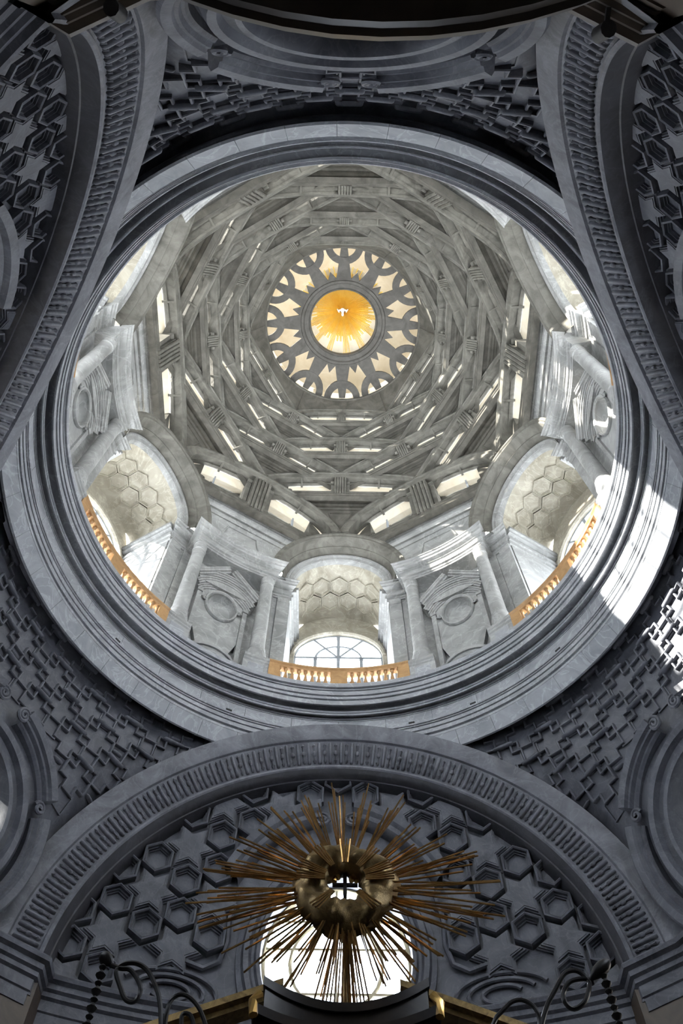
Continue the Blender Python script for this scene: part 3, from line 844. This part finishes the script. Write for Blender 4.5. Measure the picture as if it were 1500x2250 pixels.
for idx, a in enumerate(ARCH):
    T = RZ(a)
    e = empty(f'wall_lunette_{idx + 1}', f'dark recessed wall of stone stars and hexagons inside the great arch at {clock(a)}', 'wall', kind='structure', M=T)
    obj('lunette_wall', lunm, e)
    for n_, q in lf: obj(n_, q, e)
    for n_, q in lbars: obj(n_, q, e)
    for q in lpan: obj('pane', q, e)
    ks = .90 if a == 90 else .70            # coffers of the side recesses are smaller
    hx = HX * ks; a0 = hx * sqrt(3)
    for i in range(-9, 10):
        for j in range(-2, 9):
            cx = (i + (j % 2) * .5) * a0; cz_ = 13.5 + j * hx * 1.5
            for kind, ox, oz in (('star_panel', 0, 0), ('hexagon_coffer', 0, hx), ('hexagon_coffer', a0 / 2, hx / 2)):
                x, z = cx + ox, cz_ + oz
                R = math.hypot(x, z - ZC)
                if R > 6.45 or z < 13.3 or math.hypot(x, (z - WC) / EV) < 2.65: continue
                if z < 14.75 and 2.2 < abs(x) < 4.6: continue
                if math.hypot(x, (z - WC) / EV) < 3.45 and math.atan2(abs(x), (z - WC) / EV) < rad(64): continue
                p = Vector((x, lun_n(x, z), z))
                if not inframe(T @ p, 60): continue
                ex = (Vector((x + .01, lun_n(x + .01, z), z)) - p).normalized(); ey = (Vector((x, lun_n(x, z + .01), z + .01)) - p).normalized()
                ez = ex.cross(ey).normalized()
                if ez.y > 0: ez = -ez
                ey = ez.cross(ex)
                M = Matrix.Identity(4)
                for q in range(3): M[q][0] = ex[q]; M[q][1] = ey[q]; M[q][2] = ez[q]; M[q][3] = p[q]
                obj(kind, starm if kind == 'star_panel' else hexm, e, M @ Matrix.Scale(ks, 4))

# ================================================================== PENDENTIVES WITH CROSSES, ROUND WINDOWS
def rc(z): return 8.84 + (10.4 - 8.84) * max(0, (20.7 - z) / 7.7) ** 1.2


def pend_edge(z):
    R = 7.44
    s = sqrt(max(0.01, R * R - min(R, max(0, z - ZC)) ** 2)); r = math.hypot(s, 7.6)
    return r, 60 - math.degrees(math.atan2(s, 7.6))     # half angle from the pendentive axis


def pend_pt(phi, z):
    """phi degrees from the axis (template axis = +Y)"""
    rb, fb_ = pend_edge(z); k = min(1.0, abs(phi) / max(fb_, 1e-3))
    r = rc(z) + (rb + .35 - rc(z)) * k ** 5
    return Vector((-r * sin(rad(phi)) * -1, r * cos(rad(phi)), z))


OZ, OR = 15.0, 1.62
pm = MB(); NZ, NP = 36, 40
V = {}
for i in range(NZ + 1):
    z = 12.6 + (20.75 - 12.6) * i / NZ
    fb_ = pend_edge(z)[1] + 1.0
    for j in range(NP + 1):
        V[i, j] = len(pm.v); pm.v.append(tuple(pend_pt(-fb_ + 2 * fb_ * j / NP, z)))
for i in range(NZ):
    for j in range(NP):
        c4 = [V[i, j], V[i, j + 1], V[i + 1, j + 1], V[i + 1, j]]
        c = sum((Vector(pm.v[q]) for q in c4), Vector()) / 4
        if math.hypot(c.x, c.z - OZ) < OR + .28: continue
        pm.f.append(tuple(c4))
pendm = pm.data('pendentive_shell', M_DARK, 40)


def cross_poly(a, b): return [(-b, -a), (b, -a), (b, -b), (a, -b), (a, b), (b, b), (b, a), (-b, a), (-b, b), (-a, b), (-a, -b), (-b, -b)]


cx_ = MB()
pl = [[Vector((x, y, z)) for x, y in cross_poly(a, b)] for a, b, z in ((.475, .215, -.16), (.475, .215, .07), (.462, .202, .10), (.43, .17, .105), (.412, .152, .08), (.412, .152, -.01))]
cx_.grid([list(r) for r in zip(*pl)], cu=True)
cx_.cap(pl[-1])
crossm = cx_.data('cross_coffer', M_DARK)
sq = MB()
pl = [[Vector((x * h, y * h, z)) for x, y in ((-1, -1), (1, -1), (1, 1), (-1, 1))] for h, z in ((.27, -.12), (.27, .05), (.235, .05), (.235, .015))]
sq.grid([list(r) for r in zip(*pl)], cu=True); sq.cap(pl[-1])
sqm = sq.data('square_panel', M_DARK)


def pill(L, r):
    mb = MB(); P = []
    for x, k in ((-L, .05), (-L + .02, .7), (-L + .06, 1), (L - .06, 1), (L - .02, .7), (L, .05)):
        P.append([(x, r * k * cos(pi * q / 5), r * 1.5 * k * sin(pi * q / 5)) for q in range(6)])
    mb.grid(P); return mb.data('bar', M_DARK, 60)


barm = pill(.31, .065); barv = pill(.16, .055)


def pframe(phi, z):
    p = pend_pt(phi, z); d = .02
    ex = (pend_pt(phi + d, z) - pend_pt(phi - d, z)).normalized()
    ey = (pend_pt(phi, z + d) - pend_pt(phi, z - d)).normalized()
    ez = ex.cross(ey).normalized()
    if ez.dot(Vector((0, -1, -.2))) < 0: ez = -ez; ex = -ex
    ey = ez.cross(ex).normalized()
    M = Matrix.Identity(4)
    for q in range(3): M[q][0] = ex[q]; M[q][1] = ey[q]; M[q][2] = ez[q]; M[q][3] = p[q]
    return M


T_ = pframe(0, OZ)
oc = {}
oc['rim'] = [(OR, -.7), (OR, .10), (OR + .05, .22), (OR + .14, .24), (OR + .2, .14), (OR + .34, .14), (OR + .4, .28), (OR + .54, .30), (OR + .62, .18), (OR + .68, .05), (OR + .72, -.1)]


def zring(prof, a0, a1, n):
    mb = MB(); full = abs(a1 - a0) >= 360; P = []
    for i in range(n if full else n + 1):
        t = rad(a0 + (a1 - a0) * i / n); P.append([(r * cos(t), r * sin(t), z) for r, z in prof])
    mb.grid(P, cu=full)
    if not full: mb.cap(P[0]); mb.cap(P[-1], True)
    return mb


orim = zring(oc['rim'], 0, 360, 64).data('round_frame', M_DARK, 35)
hp_ = [(0, -.2), (0, .18), (.05, .24), (.10, .24), (.14, .34), (.2, .34), (.24, .42), (.40, .46), (.46, .38), (.48, -.2)]
ohood = [zring([(2.52 + r, z) for r, z in hp_], 36, 80, 16).data('hood_moulding', M_DARK, 35), zring([(2.52 + r, z) for r, z in hp_], 100, 144, 16).data('hood_moulding', M_DARK, 35)]
olow = [zring([(2.42 + r, z * .8) for r, z in hp_], -40, 27, 20).data('side_moulding', M_DARK, 35), zring([(2.42 + r, z * .8) for r, z in hp_], 153, 220, 20).data('side_moulding', M_DARK, 35)]


def spiral(x0, y0, r, z, hand, rr=.045, turns=14):
    return MB().tube([(x0 + hand * r * (1 - q / (turns * 2 + 4)) * cos(q * .5), y0 + r * (1 - q / (turns * 2 + 4)) * sin(q * .5), z) for q in range(turns * 2)], rr, 6)


ovol = [spiral(.38, 2.66, .20, .34, 1).data('volute', M_DARK, 50), spiral(-.38, 2.66, .20, .34, -1).data('volute', M_DARK, 50)]
onot = [spiral(2.15, 1.35, .16, .25, -1, .05, 10).data('volute', M_DARK, 50), spiral(-2.15, 1.35, .16, .25, 1, .05, 10).data('volute', M_DARK, 50)]
ogilt = zring([(OR - .0, -1.5), (OR - .16, -1.5), (OR - .18, -1.43), (OR - .16, -1.36), (OR - .0, -1.36)], 0, 360, 48).data('gilded_rim', M_BRONZE, 40)
oreveal = zring([(OR, -.3), (OR - .02, -1.0), (OR - .10, -1.6)], 0, 360, 48).data('reveal', M_DARK, 40)
opane = []; odark = []
for i in range(4):
    mb = MB(); mb.cap([(0, 0, -1.56)] + [((OR) * cos(rad(90 * i + 90 * q / 10)), OR * sin(rad(90 * i + 90 * q / 10)), -1.56) for q in range(11)]); opane.append(mb.data('pane', M_GLASSO)); odark.append(mb.data('dark_panel', M_BROWN))  # glass quadrants, and opaque dark brown ones for the twelve o'clock window
obar = [MB().tube([(-OR, 0, -1.52), (OR, 0, -1.52)], .03, 5).data('window_bar', M_CREAM, 50), MB().tube([(0, -OR, -1.52), (0, OR, -1.52)], .03, 5).data('window_bar', M_CREAM, 50)]
for idx, a in enumerate((30, 150, 270)):
    T = RZ(a)
    e = empty(f'wall_pendentive_{idx + 1}', f'dark pendentive patterned with stone crosses and squares at {clock(a)} below the ring', 'pendentive', kind='structure', M=T)
    obj('pendentive_shell', pendm, e)
    PX, PZ = 1.28, .62
    for row in range(-1, 15):
        z = 20.10 - row * .62
        r = rc(z)
        for i in range(-8, 9):
            for kind in (0, 1):
                s = (i + (.5 if row % 2 else 0) + (.5 if kind else 0)) * PX
                phi = math.degrees(s / r)
                rb, fb_ = pend_edge(z)
                if abs(phi) > fb_ - 1.2: continue
                if z > 20.5: continue
                M = pframe(phi, z)
                if not inframe(T @ M.translation, 30): continue
                rel = T_.inverted() @ M.translation
                ro = math.hypot(rel.x, rel.y)
                lim = 3.0 if rel.y > .8 else 2.75
                if ro < lim: continue
                if kind == 0:
                    c = obj('cross_coffer', crossm, e, M)
                    obj('bar', barm, c, Matrix.Translation((0, .45, .08)))
                elif row % 2:
                    obj('square_panel', sqm, e, M)
                else:
                    obj('bar', barv, e, M @ Matrix.Translation((0, 0.0, .02)))
    w = empty('round_window', f'round window in a heavy scrolled dark stone frame, in the pendentive at {clock(a)}', 'window', 'pendentive round windows', M=T @ T_)
    for n_, q in (('round_frame', orim), ('hood_moulding', ohood[0]), ('hood_moulding', ohood[1]), ('side_moulding', olow[0]), ('side_moulding', olow[1]), ('volute', ovol[0]), ('volute', ovol[1]),
                  ('volute', onot[0]), ('volute', onot[1]), ('gilded_rim', ogilt), ('reveal', oreveal), ('window_bar', obar[0]), ('window_bar', obar[1])): obj(n_, q, w)
    for q in (opane if a != 270 else odark): obj('pane' if a != 270 else 'dark_panel', q, w)

# ================================================================== CORNICE AT THE SPRINGING, LOWER WALLS
CP = [(1.5, 0), (-.22, 0), (-.25, -.05), (-.22, -.12), (-.12, -.16), (-.12, -.28), (-.05, -.32), (-.05, -.42), (.02, -.46), (.02, -.70), (.06, -.72), (.06, -1.0), (1.5, -1.0)]
cn = 2


def mitre(path, prof, mb):
    """path of (x,y); profile d measured to the left normal, z down"""
    P = []
    n = len(path)
    for i in range(n):
        p = Vector((*path[i], 0))
        if i == 0: d = (Vector((*path[1], 0)) - p).normalized(); nn = Vector((-d.y, d.x, 0)); k = 1
        elif i == n - 1: d = (p - Vector((*path[-2], 0))).normalized(); nn = Vector((-d.y, d.x, 0)); k = 1
        else:
            d0 = (p - Vector((*path[i - 1], 0))).normalized(); d1 = (Vector((*path[i + 1], 0)) - p).normalized()
            n0 = Vector((-d0.y, d0.x, 0)); n1 = Vector((-d1.y, d1.x, 0)); nn = (n0 + n1).normalized(); k = 1 / max(.3, nn.dot(n0))
        P.append([p + nn * d_ * k + Vector((0, 0, ZC + z)) for d_, z in prof])
    mb.grid(P, cv=True); mb.cap(P[0], True); mb.cap(P[-1])
    return mb


for a in ARCH:                      # lunette sill cornice
    path = [(x, lun_n(x) - .35) for x in [-6.3 + 12.6 * i / 24 for i in range(25)]]
    o = obj(f'trim_{cn}', mitre(path, CP, MB()).data('lunette_cornice', M_DARK, 30), None, RZ(a)); cn += 1
    tag(o, f'dark moulded cornice along the foot of the star-coffered wall at {clock(a)}', 'cornice', kind='structure')
for a in (30, 150, 270):            # pier cornices, wrapping round the jambs of the arches
    # template axis +Y ; pier corner of the arch on each side
    def loc(side, s, n):            # arch frame -> pendentive frame (arch axis 60 deg away)
        v = Matrix.Rotation(rad(60 * side), 3, 'Z') @ Vector((s, n, 0)); return (v.x, v.y)
    left = [loc(1, 6.2, 10.6), loc(1, 5.95, 8.9), loc(1, 5.98, 7.80), loc(1, 6.95, 7.05)]
    right = [loc(-1, -6.95, 7.05), loc(-1, -5.98, 7.80), loc(-1, -5.95, 8.9), loc(-1, -6.2, 10.6)]
    path = left + [(9.75 * sin(rad(q)), 9.75 * cos(rad(q))) for q in (-10, -5, 0, 5, 10)] + right
    mb = mitre(path, [(d + (.45 if a == 270 else .25), z) for d, z in CP], MB())
    o = obj(f'trim_{cn}', mb.data('pier_cornice', M_BROWN if a == 270 else M_DARK, 30), None, RZ(a)); cn += 1
    tag(o, f'dark moulded cornice wrapping the pier between two great arches at {clock(a)}', 'cornice', kind='structure')
    pp = MB()
    for q in range(len(path) - 1):
        (x0, y0), (x1, y1) = path[q], path[q + 1]
        pp.grid([[(x0 * (1.055 if a == 270 else 1.034), y0 * (1.055 if a == 270 else 1.034), 13.25), (x1 * (1.055 if a == 270 else 1.034), y1 * (1.055 if a == 270 else 1.034), 13.25)], [(x0 * (1.055 if a == 270 else 1.034), y0 * (1.055 if a == 270 else 1.034), -1.6), (x1 * (1.055 if a == 270 else 1.034), y1 * (1.055 if a == 270 else 1.034), -1.6)]])
    o = obj('wall_pier', pp.data('wall_pier', M_BROWN), None, RZ(a))
    tag(o, f'dark panelled pier under the cornice at {clock(a)}', 'wall', kind='structure')
    for sg in (() if a == 270 else (-1, 1)):
        x0, y0 = path[2] if sg < 0 else path[-3]
        x1, y1 = path[3] if sg < 0 else path[-4]
        d = Vector((x1 - x0, y1 - y0, 0)); L = d.length; d.normalize(); nn = Vector((-d.y, d.x, 0))
        if nn.dot(Vector((0, -1, 0))) < 0: nn = -nn
        mb = MB(); o0 = Vector((x0, y0, 0)) + d * .22 + nn * .03; o1 = Vector((x0, y0, 0)) + d * (L - .22) + nn * .03
        for p0, p1, z0, z1 in ((o0, o1, 11.2, 11.3), (o0, o0 + d * .1, 6, 11.3), (o1 - d * .1, o1, 6, 11.3)):
            mb.hexa([p0 - nn * .1 + Vector((0, 0, z0)), p1 - nn * .1 + Vector((0, 0, z0)), p1 + nn * .03 + Vector((0, 0, z0)), p0 + nn * .03 + Vector((0, 0, z0)),
                     p0 - nn * .1 + Vector((0, 0, z1)), p1 - nn * .1 + Vector((0, 0, z1)), p1 + nn * .03 + Vector((0, 0, z1)), p0 + nn * .03 + Vector((0, 0, z1))])
        obj('panel_moulding', mb.data('panel_moulding', M_DARK), o)
lowm = MB(); rows = [[(x, lun_n(x) + .12, z) for x in [-7.6 + 15.2 * i / 14 for i in range(15)]] for z in (13.45, -1.6)]
lowm.grid(rows); lowm = lowm.data('lower_wall', M_DARK, 30)
for a in ARCH:
    tag(obj('wall_lower', lowm, None, RZ(a)), f'plain dark lower wall beneath the star-coffered lunette at {clock(a)}', 'wall', kind='structure')
fl = MB().lathe([(0.001, -1.62), (12.5, -1.62)], 48).data('floor', M_FLOOR)
tag(obj('floor', fl), 'dark polished marble floor of the round chapel', 'floor', kind='structure')

# ================================================================== GOLDEN GLORY ABOVE THE ALTAR
gx, gz = .02, 7.80
gl = empty('glory_sunburst', 'gilded sunburst of long rods around a ring of clouds above the altar', 'sunburst', M=Matrix.Translation((gx, 0, gz)))
ct = MB(); P = []
NU, NV = 64, 28
for i in range(NU):
    u = 2 * pi * i / NU; row = []
    for j in range(NV):
        v = 2 * pi * j / NV
        b = .022 * sin(4 * u + 2 * v + .7) + .016 * sin(9 * u - 3 * v + 1.1 * sin(3 * u)) + .014 * sin(4 * v + 7 * u) + .008 * sin(13 * u + 5 * v)
        r = .20 + b; Rm = .41 + .012 * sin(3 * u + 1)
        row.append(((Rm + r * cos(v)) * cos(u), .8 * r * sin(v), (Rm + r * cos(v)) * sin(u) * 1.06))
    P.append(row)
ct.grid(P, cu=True, cv=True)
obj('cloud_ring', ct.data('cloud_ring', M_BRONZE, 180), gl)
rm = {}


def rod(L, r):
    key = (round(L, 2), r)
    if key not in rm:
        mb = MB(); Q = [[(-r, 0, -r), (r, 0, -r), (r, 0, r), (-r, 0, r)], [(-r * .9, L, -r * .9), (r * .9, L, -r * .9), (r * .9, L, r * .9), (-r * .9, L, r * .9)]]
        mb.grid(Q, cv=True); mb.cap(Q[0]); mb.cap(Q[1], True); rm[key] = mb.data('rod', M_BRONZE if False else M_GRAY)
    return rm[key]


M_GRAY = mat('dull_gold_rod', (0.26, 0.14, 0.045), (0.52, 0.30, 0.10), 6.0, 0.28, metal=0.85)
rnd = random.Random(3)
nb = 24
for b in range(nb):
    ang0 = 360 * b / nb + 4
    k = 7 + (b % 3)
    for q in range(k):
        t = (q - (k - 1) / 2)
        ang = ang0 + t * 1.75 + rnd.uniform(-.5, .5)
        Lmax = 2.0 if abs(sin(rad(ang0))) < .35 else (1.95 if sin(rad(ang0)) > .8 else 1.65)
        L = Lmax * (1 - .075 * abs(t)) * rnd.uniform(.82, 1.03)
        L = round(L * 8) / 8 - .36
        th = rad(ang)
        st = Vector((.36 * cos(th + rad(t * -1.2)), rnd.uniform(-.10, .12), .36 * sin(th + rad(t * -1.2))))
        d = Vector((cos(th), rnd.uniform(-.03, .03), sin(th))).normalized()
        M = d.to_track_quat('Y', 'Z').to_matrix().to_4x4(); M.translation = st
        obj('rod', rod(max(.5, L), .0088), gl, M)
for q in range(13):
    th = rad(270 + (q - 6) * 1.5)
    M = Vector((cos(th), 0, sin(th))).to_track_quat('Y', 'Z').to_matrix().to_4x4(); M.translation = Vector((.36 * cos(th), -.06 + .02 * (q % 4), .36 * sin(th)))
    obj('rod', rod(1.25 + .125 * (q % 3), .0088), gl, M)
for b in range(9):                      # shorter inner rods lying over the clouds
    ang0 = (90, 128, 50, 178, 2, 232, 308, 20, 160)[b]
    for q in range(4):
        th = rad(ang0 + (q - 1.5) * 4)
        M = Vector((cos(th), -.12, sin(th))).normalized().to_track_quat('Y', 'Z').to_matrix().to_4x4(); M.translation = Vector((.24 * cos(th), -.17, .24 * sin(th)))
        obj('rod', rod(.34, .0085), gl, M)
obj('stem', MB().tube([(0, .02, -.5), (0, .02, -1.75)], .035, 8).data('stem', M_BRONZE, 50), gl)
cr = MB(); cr.box(-.022, .022, -.02, .02, -.24, .21); cr.box(-.15, .15, -.018, .018, .03, .065)
obj('cross', cr.data('cross', M_IRON), gl)
fm = MB()
for x, z in ((-.13, .10), (-.09, .15), (.10, .15), (.14, .11), (.08, .11)):
    fm.tube([(x, 0, z), (x * .9, 0, z + .05), (x * .7, 0, z + .09)], .03, 6, taper=[.035, .03, .006])
obj('flames', fm.data('flames', M_GILT, 50), gl)

# altar canopy (dark crown of the altar below the glory)
al = empty('altar_canopy', 'black carved crown of the altar below the golden sunburst', 'altar', M=Matrix.Translation((gx, -.5, 0)))
def slab(hw, y0, y1, z0, z1, sag):
    mb = MB(); N = 16; rows = []
    for i in range(N + 1):
        x = -hw + 2 * hw * i / N; k = 1 - (x / hw) ** 2
        rows.append([(x, y0 + sag * k * 1.0, z0 - sag * .55 * k), (x, y0 + sag * k, z1 - sag * .55 * k), (x, y1, z1 - sag * .55 * k), (x, y1, z0 - sag * .55 * k)])
    mb.grid(rows, cv=True); mb.cap(rows[0], True); mb.cap(rows[-1])
    return mb
for n_, args in (('top_moulding', (.82, 0, 1.2, 6.12, 6.22, .22)), ('crown_fascia', (.80, .03, 1.2, 5.9, 6.12, .22)), ('lower_moulding', (.91, -.06, 1.2, 5.80, 5.9, .20)), ('body', (.89, .02, 1.2, 4.4, 5.80, .15))):
    obj(n_, slab(*args).data(n_, M_EBONY, 30), al)
for sg in (-1, 1):
    mb = MB(); mb.tube([(sg * .84, -.05, 5.98), (sg * .90, -.07, 5.88), (sg * .88, -.08, 5.73)], .045, 7)
    obj('gilt_leaf', mb.data('gilt_leaf', M_GILT, 50), al)
    c = MB(); P = []
    for x, z in ((sg * .8, 8.36), (sg * 3.2, 7.42)):
        P.append([(x, 2.6 + y, z + dz_) for y, dz_ in ((-.06, 0), (-.06, .08), (-.14, .10), (-.14, .2), (.2, .2), (.2, 0))])
    c.grid(P, cv=True); c.cap(P[0], True); c.cap(P[1])
    o = obj('gilded_gable', c.data('gilded_gable', M_BRONZE))
    o.location.x = gx
    tag(o, f'sloping brown gilded moulding behind the altar crown, on its {"left" if sg < 0 else "right"}', 'moulding', 'gilded gable mouldings')

# ================================================================== IRON LAMP BRACKETS
L1 = [(-1.5, 4.86), (-1.57, 5.16), (-1.65, 5.33), (-1.74, 5.46), (-1.84, 5.52), (-1.94, 5.52), (-1.99, 5.48), (-2.0, 5.42), (-1.94, 5.3), (-1.87, 5.18), (-1.8, 5.15), (-1.76, 5.2), (-1.76, 5.29), (-1.82, 5.39), (-1.89, 5.46), (-1.97, 5.47), (-2.06, 5.5)]
L2 = [(-1.47, 4.84), (-1.49, 5.12), (-1.43, 5.22), (-1.33, 5.2), (-1.22, 5.08), (-1.12, 4.86)]
L3 = [(-1.35, 4.88), (-1.36, 5.04), (-1.29, 5.03), (-1.24, 4.9)]
R1 = [(1.58, 4.89), (1.68, 5.14), (1.8, 5.32), (1.91, 5.47), (2.01, 5.5), (2.08, 5.45), (2.1, 5.36), (2.02, 5.2), (1.91, 5.13), (1.85, 5.19), (1.86, 5.29), (1.94, 5.39), (2.05, 5.42), (2.12, 5.41)]
R2 = [(1.2, 4.89), (1.34, 5.14), (1.46, 5.21), (1.56, 5.17), (1.6, 5.07), (1.58, 4.89)]


def smooth(pts, n=4):
    out = []
    for i in range(len(pts) - 1):
        p0 = pts[max(i - 1, 0)]; p1 = pts[i]; p2 = pts[i + 1]; p3 = pts[min(i + 2, len(pts) - 1)]
        for q in range(n):
            t = q / n
            out.append(tuple(.5 * ((2 * b) + (c - a) * t + (2 * a - 5 * b + 4 * c - d) * t * t + (-a + 3 * b - 3 * c + d) * t ** 3) for a, b, c, d in zip(p0, p1, p2, p3)))
    out.append(pts[-1]); return out


def bracket(name, label, main, subs, bud0, bud1, chain0, chain1, foot):
    e = empty(name, label, 'lamp bracket', 'iron lamp brackets', M=Matrix.Translation((foot, -1.5, 0)))
    f = lambda pts: [(x - foot, 0, z) for x, z in smooth(pts)]
    lowm_ = [(foot, 4.0), ((foot + main[0][0]) / 2, 4.45)] + main
    obj('scroll_arm', MB().tube(f(lowm_), .021, 7).data('scroll_arm', M_IRON, 50), e)
    for s_ in subs:
        obj('side_scroll', MB().tube(f([(foot, 4.2)] + s_), .019, 7).data('side_scroll', M_IRON, 50), e)
    b0, b1 = Vector((bud0[0] - foot, 0, bud0[1])), Vector((bud1[0] - foot, 0, bud1[1]))
    obj('leaf_bud', MB().tube([b0.lerp(b1, t) for t in (0, .15, .4, .7, .9, 1.05)], .05, 8, taper=[.015, .03, .055, .06, .045, .01]).data('leaf_bud', M_IRON, 50), e)
    lk = MB().lathe([(0.004, -.035), (.022, -.02), (.034, .0), (.018, .02), (.004, .04)], 8).data('chain_bead', M_IRON, 50)
    c0, c1 = Vector((chain0[0] - foot, 0, chain0[1])), Vector((chain1[0] - foot, 0, chain1[1]))
    N = int((c0 - c1).length / .075)
    for i in range(N + 1): obj('chain_bead', lk, e, Matrix.Translation(c0.lerp(c1, i / N)) @ Matrix.Scale(1.0 + .35 * (i % 2), 4))
    return e


bracket('lamp_bracket', 'black wrought iron scrolled lamp bracket with hanging chain left of the altar crown', L1, [L2, L3], (-2.05, 5.5), (-2.17, 5.61), (-2.13, 5.48), (-2.12, 4.7), -1.3)
bracket('lamp_bracket', 'black wrought iron scrolled lamp bracket with hanging chain right of the altar crown', R1, [R2], (2.12, 5.41), (2.33, 5.6), (2.25, 5.45), (2.26, 4.7), 1.4)

# ================================================================== DARK GALLERY OVERHEAD, SPOTLIGHTS
gcx, gr_ = .17, 5.2
gp = MB()
prof = [(gr_ + .9, 7.9), (gr_ - .02, 7.9), (gr_ - .05, 7.96), (gr_ - .05, 8.02), (gr_ - .16, 8.05), (gr_ - .16, 8.14), (gr_ - .3, 8.18), (gr_ - .34, 8.4), (gr_ - .5, 8.44), (gr_ - .5, 8.8)]
prof = [(0.3, 7.86), (gr_ - .9, 7.86), (gr_ - .86, 7.92), (gr_ - .6, 7.92), (gr_ - .56, 7.98), (gr_ - .34, 8.0), (gr_ - .3, 8.08), (gr_ - .1, 8.1), (gr_ - .06, 8.18), (gr_, 8.2), (gr_, 8.6), (0.3, 8.6)]
gp.lathe(prof, 80, (gcx, -8.95 - gr_, 0))
tag(obj('gallery', gp.data('gallery', M_BROWN, 30)), 'black moulded round underside of the gallery overhead at the top edge', 'gallery')
for sg, p in ((-1, Vector((-3.08, -9.61, 12.75))), (1, Vector((3.23, -9.47, 12.75)))):
    e = empty('spotlight', f'small black spotlight clipped to the cornice at the top {"left" if sg < 0 else "right"}', 'spotlight', 'spotlights', M=Matrix.Translation(p))
    obj('housing', MB().tube([(0, 0, 0), (sg * -.05, .05, .26)], .11, 10).data('housing', M_IRON, 40), e)
    obj('clamp', MB().box(-.03, .03, -.25, .03, .1, .16).data('clamp', M_IRON), e)
